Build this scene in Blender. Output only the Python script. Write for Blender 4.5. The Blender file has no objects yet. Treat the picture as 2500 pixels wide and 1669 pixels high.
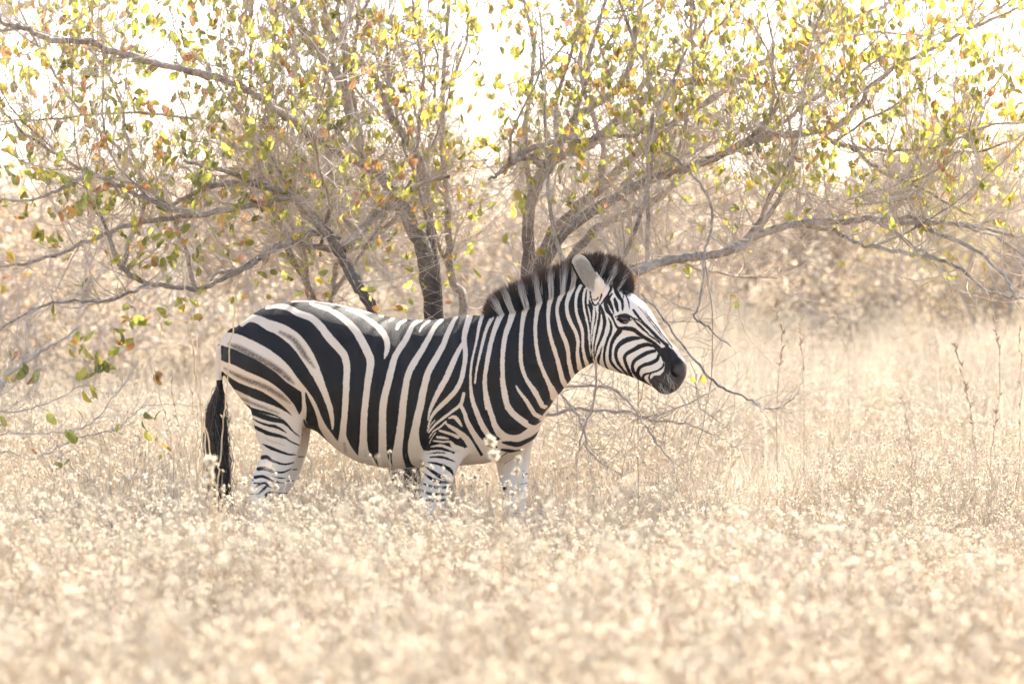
import bpy, math, random
import numpy as np
from mathutils import Vector

rng = np.random.default_rng(7)
random.seed(7)
scene = bpy.context.scene
col = scene.collection
R_ = math.radians

# ------------------------------------------------------------------ camera
CAM_H = 1.38          # eye height over the ground under the zebra
FOCUS = 20.0          # metres to the zebra
PXM = 590.0           # photograph pixels per metre at that distance
HORIZON = 724.0       # photograph row of the eye level
cam = bpy.data.cameras.new("camera")
cam_o = bpy.data.objects.new("camera", cam)
col.objects.link(cam_o)
cam_o.location = (0, 0, CAM_H)
cam_o.rotation_euler = (R_(90), 0, 0)
cam.sensor_width = 36.0
cam.lens = 36.0 * FOCUS / (2500.0 / PXM)
cam.shift_y = -(834.5 - HORIZON) / 2500.0
cam.clip_start = 0.5
cam.clip_end = 3000
cam.dof.use_dof = True
cam.dof.focus_distance = FOCUS + 0.1
cam.dof.aperture_fstop = 4.8
scene.camera = cam_o

def at(px, py, Y=FOCUS):
    """photograph pixel (2500 wide) -> world point at distance Y"""
    k = Y / FOCUS / PXM
    return np.array([(px - 1250.0) * k, Y, CAM_H - (py - HORIZON) * k])

# ------------------------------------------------------------------ sky, sun, exposure
SUN_DIR = Vector((0.36, 0.68, 0.66)).normalized()
world = bpy.data.worlds.new("World")
scene.world = world
world.use_nodes = True
wn = world.node_tree.nodes
wl = world.node_tree.links
sky = wn.new("ShaderNodeTexSky")
sky.sky_type = 'NISHITA'
sky.sun_disc = False
sky.sun_elevation = math.asin(SUN_DIR.z)
sky.sun_rotation = math.atan2(SUN_DIR.x, SUN_DIR.y)
sky.air_density = 0.7
sky.dust_density = 1.6
sky.ozone_density = 0.4
wn["Background"].inputs["Strength"].default_value = 0.125
wl.new(sky.outputs[0], wn["Background"].inputs["Color"])

sun = bpy.data.lights.new("sun", 'SUN')
sun.energy = 4.3
sun.angle = R_(0.53)
sun.color = (1.0, 0.93, 0.82)
sun_o = bpy.data.objects.new("sun", sun)
col.objects.link(sun_o)
sun_o.rotation_euler = SUN_DIR.to_track_quat('Z', 'Y').to_euler()

vs = scene.view_settings
scene.display_settings.display_device = 'sRGB'
vs.view_transform = 'Standard'
vs.look = 'None'
vs.gamma = 1.0
vs.use_curve_mapping = False
vs.exposure = 2.08

cy = scene.cycles
cy.use_denoising = True
try:
    cy.denoiser = 'OPENIMAGEDENOISE'
    cy.denoising_input_passes = 'RGB_ALBEDO_NORMAL'
except Exception:
    pass
cy.use_adaptive_sampling = True
cy.adaptive_threshold = 0.03
cy.max_bounces = 4
cy.diffuse_bounces = 3
cy.glossy_bounces = 2
cy.transmission_bounces = 2
cy.transparent_max_bounces = 6
cy.volume_bounces = 0
cy.sample_clamp_indirect = 8.0
cy.caustics_reflective = False
cy.caustics_refractive = False

# ------------------------------------------------------------------ helpers
def tag(o, label=None, cat=None, group=None, kind=None):
    if label: o["label"] = label
    if cat: o["category"] = cat
    if group: o["group"] = group
    if kind: o["kind"] = kind
    return o

def link(o, parent=None):
    col.objects.link(o)
    if parent is not None:
        o.parent = parent
    return o

def empty(name, loc=(0, 0, 0)):
    o = bpy.data.objects.new(name, None)
    o.empty_display_size = 0.1
    o.location = loc
    col.objects.link(o)
    return o

def np_mesh(name, verts, faces, mat=None, attrs=None, colors=None, smooth=True):
    """faces: list of (n,3) / (n,4) int arrays"""
    if not isinstance(faces, (list, tuple)):
        faces = [faces]
    me = bpy.data.meshes.new(name)
    verts = np.asarray(verts, np.float32).reshape(-1, 3)
    me.vertices.add(len(verts))
    me.vertices.foreach_set("co", verts.ravel())
    loops = np.concatenate([np.asarray(f, np.int32).ravel() for f in faces])
    tot = np.concatenate([np.full(len(f), f.shape[1], np.int32) for f in faces])
    start = np.concatenate([[0], np.cumsum(tot)[:-1]]).astype(np.int32)
    me.loops.add(len(loops))
    me.loops.foreach_set("vertex_index", loops)
    me.polygons.add(len(tot))
    me.polygons.foreach_set("loop_start", start)
    me.polygons.foreach_set("use_smooth", np.full(len(tot), smooth, bool))
    me.update(calc_edges=True)
    for k, v in (attrs or {}).items():
        a = me.attributes.new(k, 'FLOAT', 'POINT')
        a.data.foreach_set("value", np.asarray(v, np.float32))
    if colors is not None:
        a = me.attributes.new("tint", 'FLOAT_COLOR', 'POINT')
        c = np.ones((len(verts), 4), np.float32)
        c[:, :3] = colors
        a.data.foreach_set("color", c.ravel())
    if mat is not None:
        me.materials.append(mat)
    return me

def mesh_obj(name, me, parent=None, loc=None):
    o = bpy.data.objects.new(name, me)
    if loc is not None:
        o.location = loc
    return link(o, parent)

def unit(v):
    return v / np.maximum(np.linalg.norm(v, axis=-1, keepdims=True), 1e-9)

def tubes(paths, radii, sides=4, cap=False):
    """paths (N,K,3), radii (N,K) -> verts, quads of N tubes"""
    paths = np.asarray(paths, float); radii = np.asarray(radii, float)
    N, K, _ = paths.shape
    t = np.empty_like(paths)
    t[:, 1:-1] = paths[:, 2:] - paths[:, :-2]
    t[:, 0] = paths[:, 1] - paths[:, 0]
    t[:, -1] = paths[:, -1] - paths[:, -2]
    t = unit(t)
    ref = np.zeros_like(t); ref[..., 1] = 1.0
    bad = np.abs(t[..., 1]) > 0.92
    ref[bad] = (1, 0, 0)
    n = unit(np.cross(t, ref)); b = np.cross(t, n)
    a = np.arange(sides) * 2 * math.pi / sides
    ring = (n[:, :, None, :] * np.cos(a)[None, None, :, None] + b[:, :, None, :] * np.sin(a)[None, None, :, None])
    V = paths[:, :, None, :] + ring * radii[:, :, None, None]
    idx = np.arange(N * K * sides).reshape(N, K, sides)
    nx = np.roll(idx, -1, axis=2)
    q = np.stack([idx[:, :-1], nx[:, :-1], nx[:, 1:], idx[:, 1:]], -1).reshape(-1, 4)
    return V.reshape(-1, 3), q

def catmull(pts, n):
    """smooth resample of a polyline with any number of columns to n points"""
    p = np.asarray(pts, float)
    if len(p) == 2:
        u = np.linspace(0, 1, n)[:, None]
        return p[0] * (1 - u) + p[1] * u
    e = np.vstack([2 * p[0] - p[1], p, 2 * p[-1] - p[-2]])
    u = np.linspace(0, len(p) - 1 - 1e-6, n)
    i = u.astype(int); f = (u - i)[:, None]
    p0, p1, p2, p3 = e[i], e[i + 1], e[i + 2], e[i + 3]
    return 0.5 * (2 * p1 + (p2 - p0) * f + (2 * p0 - 5 * p1 + 4 * p2 - p3) * f ** 2 + (3 * p1 - p0 - 3 * p2 + p3) * f ** 3)

# ------------------------------------------------------------------ materials
def new_mat(name):
    m = bpy.data.materials.new(name)
    m.use_nodes = True
    nt = m.node_tree
    nt.nodes.clear()
    return m, nt.nodes, nt.links

def N(nodes, kind, **kw):
    n = nodes.new(kind)
    for k, v in kw.items():
        if k in n.inputs.keys():
            n.inputs[k].default_value = v
        else:
            setattr(n, k, v)
    return n

def math_node(nodes, links, op, a, b=None, c=None, clamp=False):
    n = nodes.new("ShaderNodeMath"); n.operation = op; n.use_clamp = clamp
    for i, v in enumerate((a, b, c)):
        if v is None: continue
        if hasattr(v, "is_output"): links.new(v, n.inputs[i])
        else: n.inputs[i].default_value = v
    return n.outputs[0]

def mix_col(nodes, links, f, a, b, mode='MIX'):
    n = nodes.new("ShaderNodeMix"); n.data_type = 'RGBA'; n.blend_type = mode
    for s, v in ((n.inputs["Factor"], f), (n.inputs["A"], a), (n.inputs["B"], b)):
        if hasattr(v, "is_output"): links.new(v, s)
        elif isinstance(v, (int, float)): s.default_value = v
        else: s.default_value = (*v, 1.0)
    return n.outputs["Result"]

def plant_mat(name, base=None, trans=0.45, rough=0.7, noise_scale=18.0, var=0.35, tcol=(1.0, 1.0, 1.0)):
    """diffuse + translucent, colour from the mesh's tint attribute or a fixed base, broken up by noise"""
    m, n, l = new_mat(name)
    out = N(n, "ShaderNodeOutputMaterial")
    if base is None:
        at_ = N(n, "ShaderNodeAttribute", attribute_name="tint"); c = at_.outputs["Color"]
    else:
        rgb = N(n, "ShaderNodeRGB"); rgb.outputs[0].default_value = (*base, 1); c = rgb.outputs[0]
    tc = N(n, "ShaderNodeTexCoord")
    nz = N(n, "ShaderNodeTexNoise", Scale=noise_scale, Detail=3.0)
    l.new(tc.outputs["Object"], nz.inputs["Vector"])
    mr = N(n, "ShaderNodeMapRange"); l.new(nz.outputs[0], mr.inputs[0])
    mr.inputs[1].default_value = 0.3; mr.inputs[2].default_value = 0.7
    mr.inputs[3].default_value = 1 - var; mr.inputs[4].default_value = 1 + var * 0.6
    hs = N(n, "ShaderNodeHueSaturation"); l.new(mr.outputs[0], hs.inputs["Value"]); l.new(c, hs.inputs["Color"])
    pr = N(n, "ShaderNodeBsdfPrincipled", Roughness=rough); pr.inputs["Specular IOR Level"].default_value = 0.3
    l.new(hs.outputs[0], pr.inputs["Base Color"])
    tr = N(n, "ShaderNodeBsdfTranslucent")
    l.new(mix_col(n, l, 1.0, hs.outputs[0], tcol, 'MULTIPLY'), tr.inputs["Color"])
    mx = N(n, "ShaderNodeMixShader"); mx.inputs[0].default_value = trans
    l.new(pr.outputs[0], mx.inputs[1]); l.new(tr.outputs[0], mx.inputs[2]); l.new(mx.outputs[0], out.inputs[0])
    return m

def bark_mat(name, dark, light, scale=60.0):
    m, n, l = new_mat(name)
    out = N(n, "ShaderNodeOutputMaterial")
    tc = N(n, "ShaderNodeTexCoord")
    nz = N(n, "ShaderNodeTexNoise", Scale=scale, Detail=6.0, Roughness=0.7)
    nz2 = N(n, "ShaderNodeTexNoise", Scale=7.0, Detail=3.0)
    for q in (nz, nz2): l.new(tc.outputs["Object"], q.inputs["Vector"])
    f = math_node(n, l, 'ADD', math_node(n, l, 'MULTIPLY', nz.outputs[0], 0.65), math_node(n, l, 'MULTIPLY', nz2.outputs[0], 0.55))
    mr = N(n, "ShaderNodeMapRange"); l.new(f, mr.inputs[0]); mr.inputs[1].default_value = 0.44; mr.inputs[2].default_value = 0.76
    c = mix_col(n, l, mr.outputs[0], dark, light)
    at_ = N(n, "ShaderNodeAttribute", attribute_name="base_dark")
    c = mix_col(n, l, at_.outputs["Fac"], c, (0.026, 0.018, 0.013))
    pr = N(n, "ShaderNodeBsdfPrincipled", Roughness=0.85); pr.inputs["Specular IOR Level"].default_value = 0.25
    l.new(c, pr.inputs["Base Color"])
    bp = N(n, "ShaderNodeBump", Strength=0.9, Distance=0.006); l.new(nz.outputs[0], bp.inputs["Height"]); l.new(bp.outputs[0], pr.inputs["Normal"])
    l.new(pr.outputs[0], out.inputs[0])
    return m
# ================================================================== GROUND
def terrain(x, y):
    y = np.asarray(y, float); x = np.asarray(x, float)
    t = np.clip((y - 23.0) / 32.0, 0, 1)
    far = np.clip((y - 60.0) / 400.0, 0, 1)
    return 0.62 * t * t * (3 - 2 * t) + 3.0 * far + 0.03 * np.sin(x * 0.9 + 1.3) * np.sin(y * 0.35) * np.clip((y - 22) / 6, 0, 1)

gys = np.concatenate([np.arange(-20, 80, 1.0), np.arange(80, 300, 10.0), np.array([300, 400, 600, 900, 1400])])
gxs = np.concatenate([np.array([-900, -400, -150]), np.arange(-60, 60.1, 2.0), np.array([150, 400, 900])])
GX, GY = np.meshgrid(gxs, gys, indexing='ij')
GV = np.stack([GX, GY, terrain(GX, GY)], -1).reshape(-1, 3)
gi = np.arange(GX.size).reshape(GX.shape)
gq = np.stack([gi[:-1, :-1], gi[1:, :-1], gi[1:, 1:], gi[:-1, 1:]], -1).reshape(-1, 4)
m, n, l = new_mat("dry_soil")
out = N(n, "ShaderNodeOutputMaterial"); tc = N(n, "ShaderNodeTexCoord")
n1 = N(n, "ShaderNodeTexNoise", Scale=0.6, Detail=5.0); n2 = N(n, "ShaderNodeTexNoise", Scale=22.0, Detail=6.0)
for q in (n1, n2): l.new(tc.outputs["Object"], q.inputs["Vector"])
c = mix_col(n, l, n1.outputs[0], (0.42, 0.31, 0.19), (0.55, 0.44, 0.29))
c = mix_col(n, l, math_node(n, l, 'MULTIPLY', n2.outputs[0], .6), c, (0.30, 0.20, 0.12))
pr = N(n, "ShaderNodeBsdfPrincipled", Roughness=0.95); l.new(c, pr.inputs["Base Color"])
bp = N(n, "ShaderNodeBump", Strength=0.8, Distance=0.03); l.new(n2.outputs[0], bp.inputs["Height"]); l.new(bp.outputs[0], pr.inputs["Normal"])
l.new(pr.outputs[0], out.inputs[0])
tag(mesh_obj("ground", np_mesh("ground", GV, gq, m)), kind="structure")
# ================================================================== ZEBRA
REG = {1: (1120, 580, 3.787), 2: (470, 700, 2.936), 3: (470, 900, 2.61), 8: (1000, 840, 3.92), 9: (1380, 600, 4.125), 10: (480, 960, 4.6125)}

def px_of(reg, pts):
    ox, oy, s = REG[reg]
    p = np.asarray(pts, float).copy()
    p[:, 0] = ox + p[:, 0] / s
    p[:, 1] = oy + p[:, 1] / s
    if p.shape[1] > 2:
        p[:, 2] = p[:, 2] / s
    return p

def zxz(p):
    """photo px -> zebra plane (x, z) metres (and half width metres)"""
    q = np.asarray(p, float).copy()
    q[:, 0] = (q[:, 0] - 1250.0) / PXM
    q[:, 1] = CAM_H - (q[:, 1] - HORIZON) / PXM
    if q.shape[1] > 2:
        q[:, 2] = q[:, 2] / PXM * 0.5
    return q

def reg(r, *pts):
    return zxz(px_of(r, pts))

def seg_sd(P, pts):
    """largest (half width - distance) of points P to a stroke pts (x, z, halfwidth)"""
    best = np.full(len(P), -1e3)
    for a, b in zip(pts[:-1], pts[1:]):
        ab = b[:2] - a[:2]
        L2 = max(ab @ ab, 1e-12)
        t = np.clip(((P - a[:2]) @ ab) / L2, 0, 1)
        d = np.hypot(P[:, 0] - a[0] - t * ab[0], P[:, 1] - a[1] - t * ab[1])
        np.maximum(best, a[2] + (b[2] - a[2]) * t - d, out=best)
    return best

def poly_sd(P, poly):
    """signed distance to polygon, positive inside"""
    d = np.full(len(P), 1e9); ins = np.zeros(len(P), bool)
    n = len(poly)
    for i in range(n):
        a, b = poly[i], poly[(i + 1) % n]
        ab = b - a
        t = np.clip(((P - a) @ ab) / max(ab @ ab, 1e-12), 0, 1)
        d = np.minimum(d, np.hypot(P[:, 0] - a[0] - t * ab[0], P[:, 1] - a[1] - t * ab[1]))
        c = (a[1] > P[:, 1]) != (b[1] > P[:, 1])
        if abs(b[1] - a[1]) > 1e-12:
            ins ^= c & (P[:, 0] < (b[0] - a[0]) * (P[:, 1] - a[1]) / (b[1] - a[1]) + a[0])
    return np.where(ins, d, -d)

def smooth_closed(poly, n=4):
    p = np.asarray(poly, float)
    e = np.vstack([p[-2:], p, p[:3]])
    out = []
    for i in range(2, 2 + len(p)):
        p0, p1, p2, p3 = e[i - 1], e[i], e[i + 1], e[i + 2]
        for f in np.arange(n) / n:
            out.append(0.5 * (2 * p1 + (p2 - p0) * f + (2 * p0 - 5 * p1 + 4 * p2 - p3) * f ** 2 + (3 * p1 - p0 - 3 * p2 + p3) * f ** 3))
    return np.array(out)

# ---- silhouette of trunk + neck + head, clockwise from the rump
OUT = np.vstack([
    reg(2, (205, 430), (240, 355), (300, 290), (345, 250), (420, 195), (500, 150), (600, 118), (700, 103), (800, 98), (900, 106), (1050, 132),
        (1200, 168), (1330, 200), (1450, 224), (1550, 236), (1650, 240), (1750, 236), (1850, 218), (1950, 206), (2050, 204), (2130, 206)),
    reg(1, (300, 715), (400, 690), (505, 650), (630, 612), (745, 555), (855, 508), (965, 452), (1060, 400), (1150, 360), (1250, 330), (1350, 335), (1440, 375),
        (1510, 440), (1580, 490), (1650, 540), (1720, 597), (1785, 672), (1838, 770), (1885, 850), (1940, 930), (2000, 1000), (2052, 1062), (2092, 1122),
        (2117, 1180), (2122, 1240), (2107, 1300), (2078, 1355), (2045, 1400), (1995, 1438), (1930, 1458), (1880, 1448), (1840, 1420), (1805, 1388), (1760, 1365),
        (1700, 1335), (1600, 1292), (1500, 1257), (1400, 1228), (1330, 1195), (1270, 1160), (1225, 1172), (1160, 1212), (1100, 1255), (1050, 1312), (1000, 1372),
        (950, 1432), (900, 1490)),
    reg(3, (2270, 270), (2235, 340), (2205, 410), (2160, 480), (2090, 545), (1990, 582), (1850, 612), (1700, 625), (1560, 632), (1480, 634), (1400, 641), (1300, 645), (1200, 636),
        (1100, 618), (1040, 598), (980, 566), (930, 536), (880, 496), (830, 450), (770, 400), (700, 380), (600, 380), (500, 345), (400, 300), (345, 255), (290, 190), (235, 115), (200, 60), (178, 0)),
])
OUT = smooth_closed(OUT, 3)

TR = np.array([  # src px x, y, half thickness, rounding radius
    (520, 880, .13, .12), (560, 930, .17, .15), (560, 830, .15, .14), (640, 900, .245, .24), (700, 780, .20, .19), (700, 950, .25, .25), (800, 850, .24, .24), (900, 850, .26, .25), (950, 950, .295, .27),
    (850, 980, .28, .26), (950, 1070, .27, .27), (1080, 950, .265, .26), (1000, 780, .2, .2), (1180, 900, .225, .24), (1120, 1000, .235, .24), (1280, 1000, .19, .18), (1200, 1080, .2, .2), (1180, 800, .14, .2),
    (1270, 880, .16, .2), (1350, 820, .125, .17), (1300, 745, .065, .15), (1400, 760, .10, .15), (1370, 700, .06, .12), (1420, 850, .095, .13), (1440, 710, .082, .10), (1480, 720, .08, .09),
    (1460, 850, .092, .10), (1500, 870, .09, .10), (1525, 780, .10, .085), (1545, 740, .088, .07), (1570, 810, .075, .07), (1560, 880, .078, .085), (1600, 860, .06, .065),
    (1640, 900, .06, .06), (1665, 905, .06, .05), (1620, 950, .047, .05), (1590, 930, .06, .06)])

H_VOX = 0.0075
gx = np.arange(-1.36, 0.80, H_VOX)
gz = np.arange(-0.03, 1.55, H_VOX)
gy = np.arange(-0.34, 0.3401, H_VOX)
X2, Z2 = np.meshgrid(gx, gz, indexing='ij')
P2 = np.stack([X2.ravel(), Z2.ravel()], 1)
d2 = poly_sd(P2, OUT).reshape(X2.shape)

def blur(a, k):
    for ax in (0, 1):
        for _ in range(k):
            b = a.copy()
            s0 = [slice(None)] * 2; s1 = [slice(None)] * 2; sm = [slice(None)] * 2
            s0[ax] = slice(0, -2); s1[ax] = slice(2, None); sm[ax] = slice(1, -1)
            b[tuple(sm)] = 0.25 * a[tuple(s0)] + 0.5 * a[tuple(sm)] + 0.25 * a[tuple(s1)]
            a = b
    return a
tp = zxz(TR[:, :2])
w = np.zeros(len(P2)); Tn = np.zeros(len(P2)); Rn = np.zeros(len(P2))
for (x, z), (_, _, T, R) in zip(tp, TR):
    dd = ((P2[:, 0] - x) ** 2 + (P2[:, 1] - z) ** 2)
    k = 1.0 / (dd + 0.0012) ** 1.8
    w += k; Tn += k * T; Rn += k * R
T2 = blur((Tn / w).reshape(X2.shape), 6)
R2 = blur((Rn / w).reshape(X2.shape), 6)
far_in = blur(d2, 12)
d2s = np.where(d2 > 0.03, far_in, np.where(d2 > 0.0, d2 + (far_in - d2) * np.clip(d2 / 0.03, 0, 1), d2))
U = np.maximum(R2 - d2s, 0) / R2
MN = np.minimum(R2, T2)
Ys = gy[None, :, None]
F = (np.sqrt(U[:, None, :] ** 2 + (Ys / T2[:, None, :]) ** 2) - 1) * MN[:, None, :]
F = F.astype(np.float32)

def smin(a, b, k):
    h = np.clip(0.5 + 0.5 * (b - a) / k, 0, 1)
    return b * (1 - h) + a * h - k * h * (1 - h)

def chain(F, pts, ys, ratio, k):
    """smooth-union a tapering limb: pts (x,z,r) m, ys centre y per point, ratio thickness/width"""
    pts = catmull(np.column_stack([pts, ys, ratio]), len(pts) * 3)
    lo = pts[:, :2].min(0) - 0.26; hi = pts[:, :2].max(0) + 0.26
    ix = np.where((gx > lo[0]) & (gx < hi[0]))[0]; iz = np.where((gz > lo[1]) & (gz < hi[1]))[0]
    sx = slice(ix[0], ix[-1] + 1); sz = slice(iz[0], iz[-1] + 1)
    PX = X2[sx, sz]; PZ = Z2[sx, sz]
    best = np.full(PX.shape, -1e3); rr = np.zeros(PX.shape); yy = np.zeros(PX.shape); kk = np.ones(PX.shape)
    for a, b in zip(pts[:-1], pts[1:]):
        ab = b[:2] - a[:2]
        t = np.clip(((PX - a[0]) * ab[0] + (PZ - a[1]) * ab[1]) / max(ab @ ab, 1e-12), 0, 1)
        d = np.hypot(PX - a[0] - t * ab[0], PZ - a[1] - t * ab[1])
        r = a[2] + (b[2] - a[2]) * t
        v = r - d
        m = v > best
        best[m] = v[m]; rr[m] = r[m]
        yy[m] = (a[3] + (b[3] - a[3]) * t)[m]; kk[m] = (a[4] + (b[4] - a[4]) * t)[m]
    dax = rr - best
    g = np.sqrt(dax[:, None, :] ** 2 + ((Ys - yy[:, None, :]) / kk[:, None, :]) ** 2) - rr[:, None, :]
    F[sx, :, sz] = smin(F[sx, :, sz], g.astype(np.float32), k)
    return F

def limb(r, pts):
    return reg(r, *pts) * np.array([1, 1, 2.0])   # given as half widths already

nh = limb(10, [(900, 150, 300), (925, 420, 265), (940, 600, 214), (912, 740, 196), (868, 850, 190), (815, 960, 182), (758, 1070, 160), (715, 1180, 122), (698, 1340, 92), (700, 1700, 78), (712, 2150, 76), (735, 2330, 90), (775, 2450, 80), (805, 2560, 98), (808, 2630, 112)])
fh = nh.copy(); fh[:, 0] += np.linspace(60, 150, len(nh)) / 4.6125 / PXM
yh = np.array([.13, .135, .135, .13, .125, .12, .115, .11, .11, .11, .11, .11, .11, .11, .11])
rh = np.array([.42, .42, .50, .55, .55, .55, .55, .62, .75, .85, .9, .9, .9, .95, .95])
F = chain(F, nh, -yh, rh, 0.035)
F = chain(F, fh, yh, rh, 0.035)
nf = limb(8, [(400, 830, 215), (345, 1000, 195), (312, 1120, 166), (285, 1250, 146), (262, 1350, 140), (240, 1430, 135), (205, 1530, 126), (172, 1620, 112), (135, 1750, 76), (105, 2000, 68), (75, 2330, 70), (55, 2420, 82), (72, 2520, 66), (100, 2630, 100), (108, 2690, 108)])
ff = limb(8, [(1010, 850, 190), (990, 1000, 185), (985, 1100, 172), (990, 1220, 152), (1000, 1320, 132), (1010, 1420, 116), (1018, 1520, 104), (1022, 1600, 98), (1020, 1720, 74), (1015, 2000, 66), (1015, 2370, 68), (1025, 2450, 80), (1060, 2540, 66), (1085, 2630, 100), (1090, 2690, 108)])
yf = np.array([.135, .14, .14, .135, .13, .125, .12, .115, .11, .11, .11, .11, .11, .11, .11])
rf = np.array([.45, .5, .55, .6, .65, .7, .75, .85, .9, .9, .9, .95, .95, .95, .95])
F = chain(F, nf, -yf, rf, 0.03)
F = chain(F, ff, yf, rf, 0.03)
dock = limb(2, [(270, 330, 34), (215, 390, 34), (180, 460, 30), (170, 560, 26), (174, 660, 25), (180, 760, 22), (180, 860, 14)])
F = chain(F, dock, np.full(7, .01), np.ones(7), 0.02)
# ear base swelling on both sides of the poll
for sgn in (-1, 1):
    eb = limb(9, [(330, 350, 50), (345, 400, 62), (330, 450, 50), (300, 510, 24)])
    F = chain(F, eb, np.array([sgn * .105, sgn * .095, sgn * .088, sgn * .082]), np.array([.8, .8, .8, .8]), 0.012)
    lid = limb(9, [(530, 700, 18), (590, 680, 22), (650, 695, 20), (690, 730, 14)])
    F = chain(F, lid, np.full(4, sgn * .082), np.full(4, 1.0), 0.014)
    nos = limb(9, [(1080, 1210, 44), (1120, 1190, 46), (1170, 1240, 46), (1170, 1310, 40)])
    F = chain(F, nos, np.full(4, sgn * .04), np.full(4, .7), 0.016)
    lip = limb(9, [(920, 1350, 40), (1000, 1380, 46), (1080, 1400, 46)])
    F = chain(F, lip, np.full(3, sgn * .03), np.full(3, .8), 0.014)

def surface_nets(F, org, h):
    nx, ny, nz = F.shape
    ins = F < 0
    c = np.zeros((nx - 1, ny - 1, nz - 1), np.int8)
    for i in (0, 1):
        for j in (0, 1):
            for k in (0, 1):
                c += ins[i:nx - 1 + i, j:ny - 1 + j, k:nz - 1 + k]
    act = np.argwhere((c > 0) & (c < 8))
    idx = np.full(c.shape, -1, np.int32)
    idx[act[:, 0], act[:, 1], act[:, 2]] = np.arange(len(act))
    cor = np.array([(i, j, k) for i in (0, 1) for j in (0, 1) for k in (0, 1)])
    val = np.stack([F[act[:, 0] + a, act[:, 1] + b, act[:, 2] + d] for a, b, d in cor], 1)
    s = np.zeros((len(act), 3)); cnt = np.zeros(len(act))
    for p in range(8):
        for q in range(p + 1, 8):
            if np.abs(cor[p] - cor[q]).sum() != 1: continue
            m = (val[:, p] < 0) != (val[:, q] < 0)
            t = val[m, p] / (val[m, p] - val[m, q])
            s[m] += cor[p] + (cor[q] - cor[p]) * t[:, None]; cnt[m] += 1
    V = (act + s / cnt[:, None]) * h + org
    quads = []
    for ax in range(3):
        sl0 = [slice(1, -1)] * 3; sl1 = [slice(1, -1)] * 3
        sl0[ax] = slice(0, -1); sl1[ax] = slice(1, None)
        e = ins[tuple(sl0)] != ins[tuple(sl1)]
        pos = np.argwhere(e)
        off = np.ones(3, int); off[ax] = 0
        pos = pos + off
        flip = ins[pos[:, 0], pos[:, 1], pos[:, 2]]
        u, v = [(1, 2), (2, 0), (0, 1)][ax]
        du = np.zeros(3, int); du[u] = 1; dv = np.zeros(3, int); dv[v] = 1
        g = lambda o: idx[o[:, 0], o[:, 1], o[:, 2]]
        q = np.stack([g(pos - du - dv), g(pos - dv), g(pos), g(pos - du)], 1)
        q[~flip] = q[~flip][:, ::-1]
        quads.append(q)
    return V, np.concatenate(quads)

zv, zq = surface_nets(F, np.array([gx[0], gy[0], gz[0]]), H_VOX)
del F
tmp = bpy.data.objects.new("tmp", np_mesh("tmp", zv, zq))
col.objects.link(tmp)
sm_ = tmp.modifiers.new("s", 'SMOOTH'); sm_.factor = 0.5; sm_.iterations = 3
sb = tmp.modifiers.new("u", 'SUBSURF'); sb.levels = 1; sb.render_levels = 1
dg = bpy.context.evaluated_depsgraph_get()
em = tmp.evaluated_get(dg).to_mesh()
zv = np.empty(len(em.vertices) * 3, np.float32); em.vertices.foreach_get("co", zv); zv = zv.reshape(-1, 3).astype(float)
zn = np.empty(len(em.vertices) * 3, np.float32); em.vertices.foreach_get("normal", zn); zn = zn.reshape(-1, 3).astype(float)
zq = np.empty(len(em.loops), np.int32); em.loops.foreach_get("vertex_index", zq); zq = zq.reshape(-1, 4)
tmp.evaluated_get(dg).to_mesh_clear()
tm = tmp.data
bpy.data.objects.remove(tmp); bpy.data.meshes.remove(tm)

# ---- small relief: nostril, mouth, eye socket, muscle edges (strokes with depth in metres, along the normal)
def dent(r, depth, soft, pts, side=True):
    global zv
    st = catmull(reg(r, *pts), len(pts) * 4)
    v = seg_sd(zv[:, [0, 2]], st)
    a = np.clip((v + soft) / (2 * soft), 0, 1)
    a = a * a * (3 - 2 * a)
    a *= np.clip(np.abs(zn[:, 1]) * 1.6, 0, 1)
    zv = zv - zn * (a * depth)[:, None]
dent(9, .022, .008, [(1090, 1225, 14), (1085, 1265, 24), (1110, 1300, 26), (1145, 1320, 12)])
dent(9, .007, .005, [(885, 1320, 6), (940, 1370, 6), (1000, 1415, 6), (1060, 1455, 6), (1110, 1475, 6)])
dent(9, .010, .010, [(530, 725, 14), (590, 735, 34), (650, 735, 20)])
dent(9, .006, .02, [(560, 900, 20), (700, 920, 30), (850, 990, 30)])
dent(9, -.006, .02, [(700, 700, 10), (850, 870, 14), (980, 980, 14)])
dent(3, .010, .03, [(760, 250, 6), (740, 320, 8), (700, 420, 6)])
for k_ in range(6):   # faint ribs and flank folds
    xr = 1120 + k_ * 85
    dent(2, .0035, .022, [(xr + 40, 380, 8), (xr, 620, 10), (xr - 10, 900, 8)])
dent(2, -.012, .05, [(2060, 480, 16), (1960, 700, 24), (1880, 900, 16)])
dent(2, .010, .03, [(800, 720, 6), (860, 840, 8), (900, 960, 6)])
dent(8, .012, .03, [(160, 760, 10), (150, 900, 14), (150, 1020, 10)])
dent(8, .008, .035, [(620, 300, 10), (560, 500, 16), (480, 640, 10)])
dent(8, .010, .04, [(960, 400, 10), (1000, 620, 20), (900, 860, 20), (760, 1000, 12)])
dent(2, .010, .05, [(860, 420, 20), (840, 640, 30), (800, 820, 20)])
dent(2, -.008, .06, [(500, 420, 30), (600, 620, 50), (640, 800, 30)])
dent(1, .008, .035, [(950, 1250, 12), (1080, 1050, 14), (1180, 800, 10)])
dent(1, .006, .03, [(560, 760, 10), (780, 660, 10), (1000, 560, 8)])

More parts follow.
